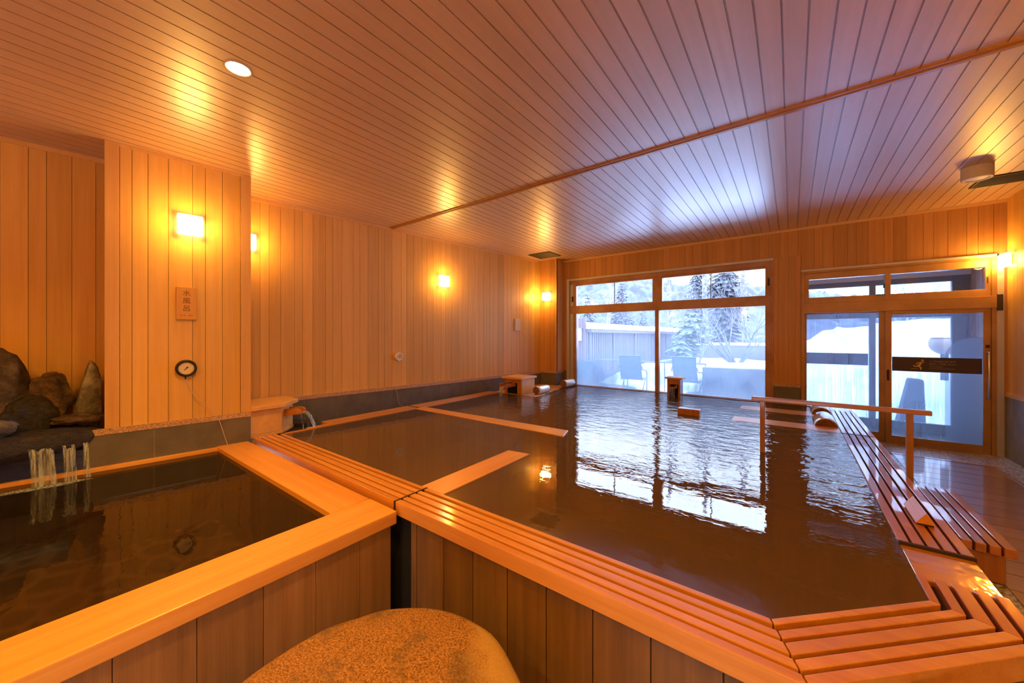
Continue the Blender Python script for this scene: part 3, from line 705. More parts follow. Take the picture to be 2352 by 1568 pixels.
# basin
mb = MB()
mb.box(-4.45, .44, 1.72, 7.30, -.30, -.28); mb.box(-4.45, .44, 1.70, 1.72, -.3, .40); mb.box(-4.46, -4.445, 1.7, 7.30, -.3, .40); mb.box(.44, .46, 2.2, 7.30, -.3, .395); mb.box(-4.45, .46, 7.285, 7.305, -.3, .40)
mb.prism([(-.08, 1.70), (.46, 2.24), (.46, 2.2), (-.06, 1.69)], -.3, .40)
mb.build('basin', M['pool_floor'], pool)
MB().box(-4.02, .447, 7.285, 7.309, .40, .43).build('far_ledge', M['rim_x'], pool, bevel=.003)
MB().box(-4.02, .447, 7.275, 7.2855, .39, .424).build('far_ledge_lip', M['under'], pool)
# gutter boards between the left rim and the wall
MB().prism([(-5.16, 1.75), (-4.712, 1.75), (-4.712, 5.7), (-4.70, 5.75)], .26, .31).build('gutter_board', M['under'], pool)
# corner platform
mb = MB()
for k in range(5): mb.box(-4.60, -3.66 - .06 * k, 5.49 + k * .37 + .002, 5.49 + (k + 1) * .37 - .002, .34, .426, random.uniform(.95, 1.05))
mb.box(-3.66, -3.30, 5.49, 7.3, .34, .413)
mb.build('corner_platform', M['beam_x'], pool, bevel=.003)
# water
mb = MB().add([(-4.452, 1.705, W), (-.062, 1.705, W), (.449, 2.216, W), (.449, 7.28, W), (-4.452, 7.28, W)], [(0, 1, 2, 3, 4)])
tag(mb.build('hot_spring_water', M['hot']), 'brown hot spring water filling the large pool', 'water', kind='stuff')
# boards standing just out of the water
def board(name, label, mb, mat, group=None): return tag(mb.build(name, mat, bevel=.004), label, 'wooden beam', group)
board('divider_plank', 'short orange wooden beam reaching into the pool from its front rim', MB().prism([(-2.112, 1.711), (-1.885, 1.711), (-1.905, 2.775), (-2.125, 2.745)], .31, .428), M['beam_y'])
board('divider_plank', 'long orange wooden beam reaching across the pool from the left wall rim', MB().prism([(-4.446, 3.50), (-1.955, 3.49), (-2.03, 3.735), (-4.446, 3.665)], .31, .428), M['beam_x'])
board('bench_plank', 'orange plank at the water line, nearer of two seen in the dark pillar reflection', MB().box(-.62, .436, 5.49, 5.80, .34, .4215), M['beam_x'])
board('bench_plank', 'orange plank at the water line close to the far window ledge', MB().box(-.62, .436, 6.44, 6.76, .34, .4215), M['beam_x'])
tag(MB().box(-1.27, -.99, 5.49, 5.60, .33, .50).build('float_block', M['spout_wet'], bevel=.006), 'small reddish wooden block standing out of the rippled pool water', 'wooden block')

# ------------------------------------------------------------------ cold bath
CB = T('cold_bath', 'small cold bath with wide pale cypress cap on dark board sides', 'bath', (-3.3, .3, 0))
MB().box(-2.30, -2.0, -2.2, 1.424, .308, .39).build('cap', M['cap_y'], CB, bevel=.006)
MB().box(-4.62, -2.303, 1.155, 1.420, .308, .39).build('cap', M['cap_x'], CB, bevel=.006)
mb = MB(); mb.box(-2.6, 1.02, -.052, -.004, .30, .383).xf(MC); mb.build('edge_strip', M['cap_y'], CB, bevel=.003)
mb = MB(); ed = [-2.2, -1.96, -1.72, -1.47, -1.22, -.97, -.72, -.47, -.26, -.054, .194, .441, .691, .936, 1.188, 1.40]
for a, b in zip(ed[:-1], ed[1:]): mb.box(-2.052, -2.030, a + .0015, b - .0015, FL, .31, random.uniform(.85, 1.12))
mb.box(-2.075, -2.045, -2.2, 1.395, FL, .31, .25)
mb.build('cladding', M['clad'], CB)
MB().box(-4.6, -2.04, 1.385, 1.40, FL, .31).build('end_panel', M['clad_shade'], CB)
MB().box(-5.45, -2.06, -2.2, 1.40, -.34, -.32).build('cobbled_bottom', M['cobble'], CB)
mb = MB(); mb.box(-2.31, -2.295, -2.2, 1.16, -.33, .33); mb.box(-4.6, -2.3, 1.15, 1.165, -.33, .33); mb.prism([(-4.80, .25), (-4.60, .25), (-4.60, 1.2), (-4.75, 1.2)], -.33, .095); mb.box(-5.45, -5.35, -2.2, .4, -.33, .095); mb.box(-5.4, -4.7, .22, .30, -.33, .095); mb.box(-5.4, -2.3, -2.25, -2.19, -.33, .33)
mb.build('inner_lining', M['clad'], CB)
mb = MB().add([(-5.15, -2.2, .352), (-2.299, -2.2, .352), (-2.299, 1.156, .352), (-4.60, 1.156, .352), (-4.73, .30, .352)], [(0, 1, 2, 3, 4)])
tag(mb.build('cold_bath_water', M['cold']), 'dark clear water in the small cold bath over cobbles', 'water', kind='stuff')
# black box painted as the slot's shade, also stopping daylight between the baths
tag(MB().box(-2.6, -1.935, 1.50, 1.56, -.8, .335).build('slot_shade', M['black']), kind='structure')

# ------------------------------------------------------------------ step stone in front
mb = MB(); n = 72; rings = []
def ring(r, z):
    pts = []
    for k in range(n):
        a = 2 * PI * k / n
        rr = r * (1 + .045 * math.sin(2 * a + .6) + .03 * math.sin(3 * a + 2.0) + .02 * noise.noise(Vector((math.cos(a) * 3, math.sin(a) * 3, 5))))
        pts.append((-1.15 + rr * math.cos(a), .72 + rr * math.sin(a), z + .004 * noise.noise(Vector((math.cos(a) * r * 6, math.sin(a) * r * 6, 1)))))
    return pts
prof = [(.50, -.50), (.53, -.3), (.545, 0), (.548, .11), (.545, .16), (.53, .185), (.505, .199), (.45, .205), (.34, .207), (.2, .208), (.08, .208)]
vs = []
for r, z in prof: vs += ring(r, z)
fs = [(i * n + k, i * n + (k + 1) % n, (i + 1) * n + (k + 1) % n, (i + 1) * n + k) for i in range(len(prof) - 1) for k in range(n)]
fs.append(tuple((len(prof) - 1) * n + k for k in range(n)))
mb.add(vs, fs, 1.0, True)
tag(mb.build('step_stone', M['stone']), 'big round speckled step stone between the cold bath and the pool', 'step stone')

# ------------------------------------------------------------------ step by the right rim
st = T('wooden_step', 'low slatted wooden step on the deck against the right pool rim', 'step', (.9, 4.08, 0))
mb = MB(); mb.box(.735, 1.03, 3.565, 4.60, 0, .172); mb.build('base_box', M['spout_wet'], st, bevel=.003)
for k in range(6):
    x0 = .735 + k * .0565
    MB().box(x0, x0 + (.046 if k < 5 else .052), 3.545, 4.625, .174, .23, random.uniform(.9, 1.1)).build('slat', M['wet_y'], st, bevel=.004)

# tent shaped sign on the duckboard
tc = T('tent_sign', 'small folded wooden tent sign lying on the wet right rim', 'sign', (.603, 3.2, .43))
mb = MB(); a, b, c = (.563, .440), (.643, .440), (.605, .503)
mb.add([(a[0], 3.06, a[1]), (b[0], 3.06, b[1]), (c[0], 3.06, c[1]), (a[0], 3.355, a[1]), (b[0], 3.355, b[1]), (c[0], 3.355, c[1])],
       [(0, 1, 2), (5, 4, 3), (0, 2, 5, 3), (2, 1, 4, 5), (1, 0, 3, 4)])
mb.build('prism_board', M['beam_y'], tc, bevel=.002)
MB().box(.570, .634, 3.066, 3.35, .4295, .4405).build('foot', M['under'], tc)

# hand rail
hr = T('hand_rail', 'brown wooden hand rail on two posts over the right end of the pool', 'hand rail', (.725, 4.17, 0))
MB().box(-.30, .848, 4.135, 4.185, .895, .932).build('rail', M['rail'], hr, bevel=.006)
for x in (-.216, .733):
    MB().box(x - .019, x + .019, 4.141, 4.179, -.28 if x < 0 else .0, .897).build('post', M['rail_v'], hr, bevel=.004); pst = COL.objects[-1]
    MB().box(x - .03, x + .03, 4.13, 4.19, (-.28 if x < 0 else 0), (-.27 if x < 0 else .012)).build('foot_plate', M['steel'], pst)

# log head rests
def log(label, c, axis, ln, r, group='log head rests'):
    t = T('log_headrest', label, 'headrest', c, 0 if axis == 'x' else PI / 2, group)
    n = 36; mb = MB(); pr = [(r * .94, -ln / 2), (r, -ln / 2 + .012), (r * 1.01, -ln * .2), (r * 1.015, ln * .2), (r, ln / 2 - .012), (r * .94, ln / 2)]
    mb.lathe(pr, (0, 0, 0), 'x', n); mb.build('log_body', M['log'], t, local=True)
    for sgn in (-1, 1):
        e = MB().lathe([(r * .945, sgn * ln / 2), (r * .9, sgn * (ln / 2 + .004)), (.001, sgn * (ln / 2 + .004))], (0, 0, 0), 'x', n, smooth=False); e.build('cut_end', M['log_end'], t, local=True)
    return t
log('log head rest with dark cut end at the right rim, nearer of its pair', (.330, 6.055, .402), 'y', .54, .113)
log('log head rest at the right rim, farther of its pair beyond the rail', (.330, 6.90, .402), 'y', .52, .113)
log('pale log head rest beside the far left spout box, nearer of its pair', (-3.745, 5.86, .502), 'y', .38, .075)
log('pale log head rest in the far left corner close to the window', (-3.80, 6.98, .505), 'y', .40, .078)

# ------------------------------------------------------------------ spout boxes
sb = T('spout_box', 'wooden spout box beside the pillar with an open spout pouring into the pool', 'spout box', (-4.85, 1.7, .40))
body = [(-5.17, 1.455), (-4.62, 1.455), (-4.62, 1.755), (-4.815, 1.95), (-5.17, 1.95)]
MB().prism(body, .435, .70).build('box', M['spout'], sb, bevel=.004)
MB().prism([(-5.17, 1.452), (-4.61, 1.452), (-4.61, 1.76), (-4.81, 1.96), (-5.17, 1.96)], .40, .434).build('plinth', M['spout'], sb, bevel=.003)
MB().prism([(-5.17, 1.44), (-4.565, 1.44), (-4.565, 1.775), (-4.795, 2.005), (-5.17, 2.005)], .70, .742).build('lid', M['spout'], sb, bevel=.005)
dv = Vector((.7071, .7071, 0)); nv = Vector((-.7071, .7071, 0)); o0 = Vector((-4.735, 1.83, 0))
mb = MB(); L0 = .205
for sgn in (-1, 1):
    a = o0 + nv * (.062 * sgn); zt = .66
    p = [a + dv * 0, a + dv * L0]
    vs = []
    for off in (-.011, .011):
        q = nv * off
        vs += [tuple((p[0] + q).xy) + (.575,), tuple((p[1] + q).xy) + (.60,), tuple((p[1] + q).xy) + (.635,), tuple((p[0] + dv * (L0 - .035) + q).xy) + (zt,), tuple((p[0] + q).xy) + (zt,)]
    mb.add(vs, [(0, 1, 2, 3, 4), (9, 8, 7, 6, 5)] + [(i, i + 5, (i + 1) % 5 + 5, (i + 1) % 5) for i in range(5)])
mb.bar(o0 + Vector((0, 0, .588)), o0 + dv * L0 + Vector((0, 0, .603)), .125, .022)
mb.build('spout_trough', M['spout_d'], sb, bevel=.002)
MB().prism([(-4.98, 1.80), (-4.80, 1.97), (-4.68, 2.06), (-4.62, 2.16), (-4.75, 2.22), (-5.08, 2.05)], .395, .447).build('stone_sill', M['rock_wet'], sb, bevel=.01)

sb = T('spout_box', 'far left spout box by the stone base with dark spout pouring forward', 'spout box', (-4.14, 5.7, .40))
mb = MB(); x0, x1 = -4.345, -3.945
mb.box(x0, x1, 5.50, 5.92, .428, .70); mb.build('box', M['spout'], sb, bevel=.004)
mb = MB(); mb.box(x0 + .005, x0 + .075, 5.484, 5.502, .428, .695); mb.box(x1 - .095, x1 - .002, 5.484, 5.502, .428, .695); mb.box(x0 + .075, x1 - .095, 5.484, 5.502, .635, .695); mb.build('front_board', M['spout_wet'], sb, bevel=.002)
MB().box(x0 + .07, x1 - .09, 5.497, 5.501, .43, .64).build('opening_shade', M['black'], sb)  # black sheet painted as the unlit inside of the box
MB().box(x0 - .035, x1 + .03, 5.455, 5.95, .70, .742).build('lid', M['spout'], sb, bevel=.005)
mb = MB(); mb.bar((-4.17, 5.50, .585), (-4.19, 5.24, .575), .15, .022); mb.bar((-4.245, 5.50, .605), (-4.262, 5.24, .60), .022, .07); mb.bar((-4.095, 5.50, .605), (-4.118, 5.24, .60), .022, .07)
mb.build('spout_trough', M['spout_d'], sb, bevel=.002)

sb = T('spout_box', 'small dark spout box on the far ledge in front of the picture window', 'spout box', (-1.70, 7.18, .40))
x0, x1 = -1.812, -1.590
MB().box(x0, x1, 7.10, 7.30, .412, .725).build('box', M['spout_wet'], sb, bevel=.004)
mb = MB(); mb.box(x0, x0 + .035, 7.078, 7.102, .40, .72); mb.box(x1 - .035, x1, 7.078, 7.102, .40, .72); mb.box(x0 + .035, x1 - .035, 7.078, 7.102, .63, .72); mb.build('front_board', M['spout_wet'], sb, bevel=.002)
MB().box(x0 + .03, x1 - .03, 7.096, 7.101, .405, .64).build('opening_shade', M['black'], sb)  # solid black sheet in place of a shaded hole
MB().box(x0 - .035, x1 + .035, 7.05, 7.32, .725, .757).build('lid', M['spout'], sb, bevel=.004)
mb = MB(); mb.bar((-1.70, 7.10, .585), (-1.70, 6.98, .575), .11, .016); mb.bar((-1.758, 7.10, .60), (-1.758, 6.98, .595), .014, .05); mb.bar((-1.642, 7.10, .60), (-1.642, 6.98, .595), .014, .05)
mb.build('spout_trough', M['spout_d'], sb, bevel=.002)

# falling water
def sheet(mb, top, vel, width, side, drop, nx=7, nz=14, taper=.75, ph=0.0, wob=.006):
    """a thin stream that leaves top with horizontal velocity vel and drops"""
    top = Vector(top); vel = Vector(vel); side = Vector(side).normalized(); vs = []
    tt = math.sqrt(2 * drop / 9.8)
    for j in range(nz + 1):
        t = tt * j / nz; c = top + vel * t - Vector((0, 0, 4.9 * t * t)); w_ = width * (1 - (1 - taper) * j / nz)
        for i in range(nx):
            a = (i / (nx - 1) - .5)
            vs.append(c + side * (a * w_) + vel.normalized() * (wob * math.sin(i * 2.1 + ph + j * .15)) if vel.length > 0 else c + side * (a * w_))
    fs = [(j * nx + i, j * nx + i + 1, (j + 1) * nx + i + 1, (j + 1) * nx + i) for j in range(nz) for i in range(nx - 1)]
    n0 = len(vs); th = vel.normalized() * .006 if vel.length > 0 else Vector((.006, 0, 0))
    vs2 = [p + th for p in vs]
    fs2 = [tuple(i + n0 for i in reversed(f)) for f in fs]
    mb.add(vs + vs2, fs + fs2, 1.0, True)
    return mb
mb = MB(); tip = o0 + dv * .205
sheet(mb, tip + Vector((0, 0, .612)), dv * .62, .10, nv, .205, taper=.6)
sheet(mb, tip - nv * .045 - dv * .02 + Vector((0, 0, .60)), dv * .18, .02, nv, .195, nx=3, taper=.5)
tag(mb.build('spout_water', M['fall']), 'clear water pouring from the near left spout into the pool', 'falling water', kind='stuff')
mb = MB(); sheet(mb, (-4.19, 5.24, .58), (-.02, -.25, 0), .10, (1, 0, 0), .175, taper=.7)
tag(mb.build('spout_water', M['fall_thin']), 'thin water falling from the far left spout box', 'falling water', kind='stuff')
mb = MB()
for k in range(5): sheet(mb, (-1.745 + k * .022, 6.98, .585), (0, -.2 - .03 * (k % 2), 0), .013, (1, 0, 0), .18, nx=3, taper=.6)
tag(mb.build('spout_water', M['fall_thin']), 'thin threads of water falling before the small box on the far ledge', 'falling water', kind='stuff')

# ------------------------------------------------------------------ rocks in the alcove
def rock(label, c, rad, seed, mat, **k): return tag(MB().blob(c, rad, seed, **k).build('rock', M[mat]), label, 'rock', 'rocks in the alcove')
rock('tall rounded grey brown rock at the left edge of the alcove', (-5.08, -.20, .95), (.22, .24, .47), 3, 'rock', amp=.22, nu=40, nv=24, cuts=(((1, .1, .2), .8),))
rock('squat brown rock in the middle of the three alcove rocks', (-5.08, .12, .97), (.15, .135, .23), 8, 'rock_tan', amp=.30, nu=40, nv=24, cuts=(((1, 0, .1), .72), ((.2, 0, 1), .85)))
MBr = MB().blob((-5.0, .335, .96), (.15, .095, .33), 5, amp=.12, nu=40, nv=24, cuts=(((1, .15, .1), .55), ((0, 1, .05), .75), ((0, -1, .75), .52), ((0, -.9, .1), .85)))
tag(MBr.build('rock', M['rock_pale']), 'pale pointed slab of rock against the pillar side', 'rock', 'rocks in the alcove')
rock('small light stone at the left foot of the tall rock', (-4.76, -.16, .80), (.11, .12, .075), 12, 'rock_pale', amp=.2)
rock('low flat stone at the foot of the pale slab', (-4.86, .27, .795), (.10, .16, .045), 15, 'rock_tan', amp=.2)
rock('black lump standing in for the shaded hollow between the alcove rocks', (-4.96, .0, .82), (.12, .17, .18), 21, 'rock_wet', amp=.3)  # added black shape that paints in the dark cavity
# ledge slab
mb = MB(); n = 150
def slab_ring(sc, z, amp):
    pts = []
    for k in range(n):
        a = 2 * PI * k / n; q = abs(math.cos(a)) ** .7 * math.copysign(1, math.cos(a)); p = abs(math.sin(a)) ** .7 * math.copysign(1, math.sin(a))
        rr = sc * (1 + amp * noise.noise(Vector((math.cos(a) * 2.2, math.sin(a) * 2.2, z * 3))))
        pts.append((-4.90 + .30 * q * rr, -.36 + .76 * p * rr, z + .02 * noise.noise(Vector((q * 4, p * 7, sc * 3))) + .012 * noise.noise(Vector((q * 16, p * 30, sc * 14)))))
    return pts
vs = []
sl_prof = [(.86, .56), (.98, .60), (1.02, .655), (.99, .70), (.96, .716), (.92, .725), (.85, .73), (.78, .735), (.7, .736), (.62, .738), (.54, .74), (.46, .74), (.38, .74), (.3, .74), (.2, .74), (.1, .74)]
for sc, z in sl_prof: vs += slab_ring(sc, z, .12)
fs = [(i * n + k, i * n + (k + 1) % n, (i + 1) * n + (k + 1) % n, (i + 1) * n + k) for i in range(len(sl_prof) - 1) for k in range(n)] + [tuple((len(sl_prof) - 1) * n + k for k in range(n))]
mb.add(vs, fs, 1.0, True)
tag(mb.build('ledge_rock', M['rock_wet']), 'glistening black rock ledge that the water runs over', 'rock')
S('wall_plinth', MB().box(-3.0, -.02, .035, .54, .10, .55).xf(MC), M['tile'])
mb = MB(); ns = Vector((.9908, -.1354, 0)); ts = Vector((.1354, .9908, 0))
rw = random.Random(5)
for t0, wd, cnt in ((.09, .12, 7), (.225, .07, 4), (.31, .03, 2), (-.16, .06, 3), (-.36, .10, 4)):
    for q in range(cnt):
        tq = t0 - .41 + wd * ((q + rw.uniform(.2, .8)) / cnt - .5); vv = .22 + rw.uniform(-.04, .04)
        p = Vector((B0[0], B0[1], 0)) + ts * tq + ns * (.172 + rw.uniform(-.01, .01)) + Vector((0, 0, .625 + rw.uniform(-.015, .015)))
        sheet(mb, p, ns * vv + ts * rw.uniform(.02, .14), rw.uniform(.010, .026), ts, .272, nx=4, nz=14, taper=rw.uniform(1.1, 1.9), wob=.004, ph=q * 2.0)
tag(mb.build('waterfall', M['cascade']), 'white streaks of water falling from the black ledge into the cold bath', 'waterfall', kind='stuff')
mb = MB(); n = 40; vs = []
for k in range(n):
    a = 2 * PI * k / n; rr = 1 + .25 * noise.noise(Vector((math.cos(a) * 2, math.sin(a) * 2, 3)))
    p = Vector((B0[0], B0[1], 0)) + ts * (-.30 + .24 * rr * math.sin(a)) + ns * (.235 + .05 * rr * math.cos(a)); vs.append((p.x, p.y, .3545))
mb.add(vs, [tuple(range(n))]); tag(mb.build('foam', M['foam']), 'white foam where the fall meets the cold bath water', 'foam', kind='stuff')

# ------------------------------------------------------------------ wall lamps
def lamp(label, org, ang, x, z, w=.19, h=.19, dp=.075, mat='lamp', power=21.0, back=0.0):
    m = frame_mtx(org, ang); p = m @ Vector((x, 0, z))
    t = T('wall_lamp', label, 'wall lamp', p, ang, 'square glass wall lamps')
    mb = MB(); mb.box(-w * .36, w * .36, -.022, .0, -h * .36, h * .36); mb.build('back_plate', M['steel'], t, local=True, bevel=.003)
    mb = MB(); mb.box(-w / 2, w / 2, -dp, -.02, -h / 2, h / 2); mb.build('glass_shade', M[mat], t, local=True, bevel=.012, seg=4)
    q = m @ Vector((x, -dp - .10, z)); 
    if power > 0:
        l = bpy.data.lights.new('lamp light', 'POINT'); l.energy = power; l.color = WARM; l.shadow_soft_size = .06
        lo = bpy.data.objects.new('lamp_light', l); COL.objects.link(lo); lo.location = q
    return t
lamp('square glass wall lamp on the pillar above the hanging wooden sign', B0, AB, .556, 2.568)
lamp('square wall lamp on the left wall half hidden by the pillar edge', A0, AL, -.055, 2.635)
lamp('square wall lamp alone on the long left wall above the small gauge', A0, AL, 2.785, 2.465, mat='lamp_far')
lamp('square wall lamp on the narrow far corner wall beside the picture window', (0, 7.02), 0, -4.336, 2.382, mat='lamp_far', w=.185, h=.175)
lamp('square wall lamp on the right wall next to the glass door', (UR, 7.33), -PI / 2, .098, 2.43, w=.19, h=.16, mat='lamp_far')

# gauges
def gauge(label, org, ang, x, z, r, mcase, path, dp=.045):
    m = frame_mtx(org, ang); p = m @ Vector((x, 0, z)); t = T('thermometer_gauge', label, 'thermometer', p, ang)
    mb = MB(); mb.lathe([(r * .55, 0), (r * .95, 0), (r, -.012), (r * .98, -dp + .008), (r * .92, -dp), (r * .74, -dp), (r * .71, -dp + .010), (.001, -dp + .010)], (0, 0, 0), 'y', 48)
    mb.build('case', mcase, t, local=True)
    dl = MB().disc((0, -dp + .009, 0), r * .71, 'y', 40).build('dial', M['dial'], t, local=True)
    mb = MB(); yy = -dp + .0075
    for k in range(25):
        a = math.radians(225 - k * 270 / 24); r0 = .62 if k % 4 else .55
        mb.bar((r * r0 * math.cos(a), yy, r * r0 * math.sin(a)), (r * .68 * math.cos(a), yy, r * .68 * math.sin(a)), r * .022, .0006, up=(0, -1, 0))
    mb.build('scale_marks', M['ink'], dl, local=True)
    mb = MB(); mb.bar((-r * .18, yy - .002, -r * .22), (r * .18, yy - .002, r * .2), r * .06, .0012, up=(0, -1, 0)); mb.lathe([(r * .08, -.003), (r * .08, 0), (.0005, -.003)], (r * .07, yy, r * .09), 'y', 16); mb.build('needle', M['ink'], dl, local=True)
    mb = MB(); mb.tube([(-r * .06, -dp * .45, -r * .95), (-r * .06, -dp * .45, -r * 1.28)], r * .075, 10); ps = mb.build('probe_stem', mcase, t, local=True)
    mb = MB(); pts = [Vector((-r * .06, -dp * .45, -r * 1.26))] + [Vector(q) for q in path]
    fine = []
    for i in range(len(pts) - 1):
        for k in range(6):
            s_ = k / 6; p0 = pts[max(i - 1, 0)]; p1 = pts[i]; p2 = pts[i + 1]; p3 = pts[min(i + 2, len(pts) - 1)]
            fine.append(.5 * ((2 * p1) + (p2 - p0) * s_ + (2 * p0 - 5 * p1 + 4 * p2 - p3) * s_ * s_ + (3 * p1 - p0 - 3 * p2 + p3) * s_ ** 3))
    fine.append(pts[-1]); mb.tube(fine, .0028, 6); mb.build('probe_cable', M['wire'], ps, local=True)
    return t
gx, gz = .528, 1.193
gauge('black rimmed dial thermometer on the pillar above the cold bath', B0, AB, gx, gz, .081, M['black_p'],
      [(.582 - gx, -.03, .938 - gz), (.66 - gx, -.03, .83 - gz), (.731 - gx, -.028, .726 - gz), (.775 - gx, -.03, .654 - gz), (.80 - gx, -.035, .56 - gz), (.825 - gx, -.04, .46 - gz), (.842 - gx, -.05, .395 - gz), (.85 - gx, -.06, .33 - gz)])
gx, gz = 1.94, 1.176
gauge('pale rimmed dial thermometer on the long left wall', A0, AL, gx, gz, .066, M['white_p'],
      [(1.89 - gx, -.02, .95 - gz), (1.885 - gx, -.02, .80 - gz), (1.89 - gx, -.05, .60 - gz), (1.92 - gx, -.05, .46 - gz), (1.96 - gx, -.08, .40 - gz), (2.02 - gx, -.30, .345 - gz)], dp=.04)

# wooden signs
m = frame_mtx(B0, AB); p = m @ Vector((.530, 0, 1.815))
t = T('hanging_sign', 'upright wooden sign with dark brush characters on the pillar', 'sign', p, AB)
MB().box(-.0725, .0725, -.026, 0, -.155, .155).build('board', M['board_sign'], t, local=True, bevel=.002); bd = COL.objects[-1]
for ch, dz in (('水', .095), ('風', .022), ('呂', -.05)):
    text_mesh(ch, .062, m @ Matrix.Translation((.530, -.0262, 1.815 + dz)) @ Matrix.Rotation(PI / 2, 4, 'X'), bd, 'brush_character', M['ink_brown'], .0006)
text_mesh('かけ湯・水風呂', .0135, m @ Matrix.Translation((.530, -.0262, 1.815 - .115)) @ Matrix.Rotation(PI / 2, 4, 'X'), bd, 'small_lettering', M['ink_brown'], .0004)
m = frame_mtx(A0, AL); p = m @ Vector((4.665, 0, 1.742))
t = T('notice_plate', 'small pale notice plate near the far end of the left wall', 'sign', p, AL)
MB().box(-.075, .075, -.025, 0, -.125, .125).build('board', M['cream_p'], t, local=True, bevel=.002)

# ceiling fittings
t = T('downlight', 'bright round recessed downlight in the boarded ceiling', 'ceiling light', (-2.799, .812, H - .02))
MB().lathe([(.058, .012), (.066, .0), (.076, .002), (.078, .02)], (-2.799, .812, H - .006), 'z', 40).build('trim_ring', M['cream_p'], t)
MB().disc((-2.799, .812, H - .001), .060, 'z', 40, sgn=1).build('lens', M['down'], t)
t = T('ceiling_speaker', 'round cream speaker drum on the ceiling in the right corner', 'speaker', (1.49, 5.79, H - .12))
c = (1.490, 5.79, H - .118)
MB().lathe([(.108, .118), (.108, .004), (.104, 0), (.078, 0), (.074, .008)], c, 'z', 48).build('drum', M['cream_p'], t)
MB().lathe([(.076, .006), (.05, .002), (.001, .0)], c, 'z', 40).build('grille', M['white_p'], t)
def vent(label, x0, x1, y0, y1, ns, ax):
    t = T('ceiling_vent', label, 'air vent', ((x0 + x1) / 2, (y0 + y1) / 2, H - .01))
    mb = MB(); fw = .022
    mb.box(x0, x1, y0, y0 + fw, H - .012, H); mb.box(x0, x1, y1 - fw, y1, H - .012, H); mb.box(x0, x0 + fw, y0 + fw, y1 - fw, H - .012, H); mb.box(x1 - fw, x1, y0 + fw, y1 - fw, H - .012, H)
    mb.build('frame', M['vent'], t, bevel=.002)
    mb = MB()
    for k in range(ns):
        if ax == 'y': y = y0 + fw + (y1 - y0 - 2 * fw) * (k + .5) / ns; mb.bar((x0 + fw, y, H - .006), (x1 - fw, y, H - .006), .016, .002, up=(0, .5, 1))
        else: x = x0 + fw + (x1 - x0 - 2 * fw) * (k + .5) / ns; mb.bar((x, y0 + fw, H - .006), (x, y1 - fw, H - .006), .016, .002, up=(.5, 0, 1))
    mb.build('louvre', M['vent'], t)
    MB().box(x0 + .01, x1 - .01, y0 + .01, y1 - .01, H - .003, H - .001).build('backing', M['under'], t)
vent('square dark vent in the ceiling over the far left corner', -4.375, -3.868, 6.325, 6.80, 14, 'y')
vent('long dark vent in the ceiling beside the round speaker', 1.62, 2.10, 6.19, 6.55, 12, 'y')

# ------------------------------------------------------------------ outdoors
S('ground_terrace', MB().box(-9, 4.5, 7.56, 11.5, -.25, -.05), M['terrace'])
def hfield(x0, x1, y0, y1, nx, ny, fz):
    vs = [(x0 + (x1 - x0) * i / nx, y0 + (y1 - y0) * j / ny, fz(x0 + (x1 - x0) * i / nx, y0 + (y1 - y0) * j / ny)) for j in range(ny + 1) for i in range(nx + 1)]
    return MB().add(vs, [(j * (nx + 1) + i, j * (nx + 1) + i + 1, (j + 1) * (nx + 1) + i + 1, (j + 1) * (nx + 1) + i) for j in range(ny) for i in range(nx)], 1.0, True)
def snowz(x, y):
    z = .02 + .12 * noise.noise(Vector((x * .5, y * .5, 0))) + .15 * noise.noise(Vector((x * .16, y * .16, 3)))
    if y > 11.2: z += min(.35, (y - 11.2) * .06)
    k = max(0, min(1, (x - 1.1) / .9)); b = max(0, min(1, (y - 9.2) / 1.2)); z += .75 * max(0, min(1, (x + .2) / .6)) * max(0, min(1, (y - 10.5) / 3))
    z += k * b * .95 * (.85 + .25 * noise.noise(Vector((x * .8, y * .8, 7))))
    z += max(0, x - 3) * .10 * b
    return z - .06
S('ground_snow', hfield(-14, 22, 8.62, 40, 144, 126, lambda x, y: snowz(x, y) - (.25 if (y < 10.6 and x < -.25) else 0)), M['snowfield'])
def hillz(x, y):
    r = (x + 30) / 34
    z = 13.5 - abs(x + 30) * .24 + 3.2 * noise.noise(Vector((x * .10, y * .10, 1))) + 1.4 * noise.noise(Vector((x * .45, y * .45, 5))) + .9 * noise.noise(Vector((x * 1.3, y * .9, 2)))
    return max(z * min(1, max(0, (y - 38) / 22)), -.2)
S('hill', hfield(-75, 40, 36, 75, 190, 40, hillz), M['hillmat'])

# privacy fence with snow covered coping, running away on the left
f = T('privacy_fence', 'long slatted wooden fence with thick snow on its coping', 'fence', (-5.25, 17, 0))
mb = MB(); v = 10.78
while v < 23.4: mb.box(-5.235, -5.19, v, v + .10, -.05, 1.62, random.uniform(.8, 1.2)); v += .15
mb.build('slat_panel', M['fence'], f)
mb = MB(); mb.box(-5.32, -5.235, 10.78, 23.45, .2, .30); mb.box(-5.32, -5.235, 10.78, 23.45, 1.3, 1.4)
for v in (10.9, 12.9, 15.2, 17.5, 20, 22.8): mb.box(-5.20, -5.15, v, v + .12, -.05, 1.62)
mb.build('post', M['fence'], f)
MB().box(-5.85, -5.02, 10.76, 23.5, 1.62, 1.74).build('coping', M['fence'], f, bevel=.01)
mb = MB(); n = 60; vs = []
for j in range(n + 1):
    v = 10.74 + (23.55 - 10.74) * j / n; h = .20 + .03 * noise.noise(Vector((0, v * .7, 0)))
    for (x, z) in ((-5.0, 1.735), (-4.985, 1.80), (-5.03, 1.74 + h * .85), (-5.2, 1.74 + h), (-5.6, 1.74 + h * 1.1), (-5.88, 1.735)): vs.append((x, v, z))
mb.add(vs, [(j * 6 + i, (j + 1) * 6 + i, (j + 1) * 6 + i + 1, j * 6 + i + 1) for j in range(n) for i in range(5)], 1.0, True)
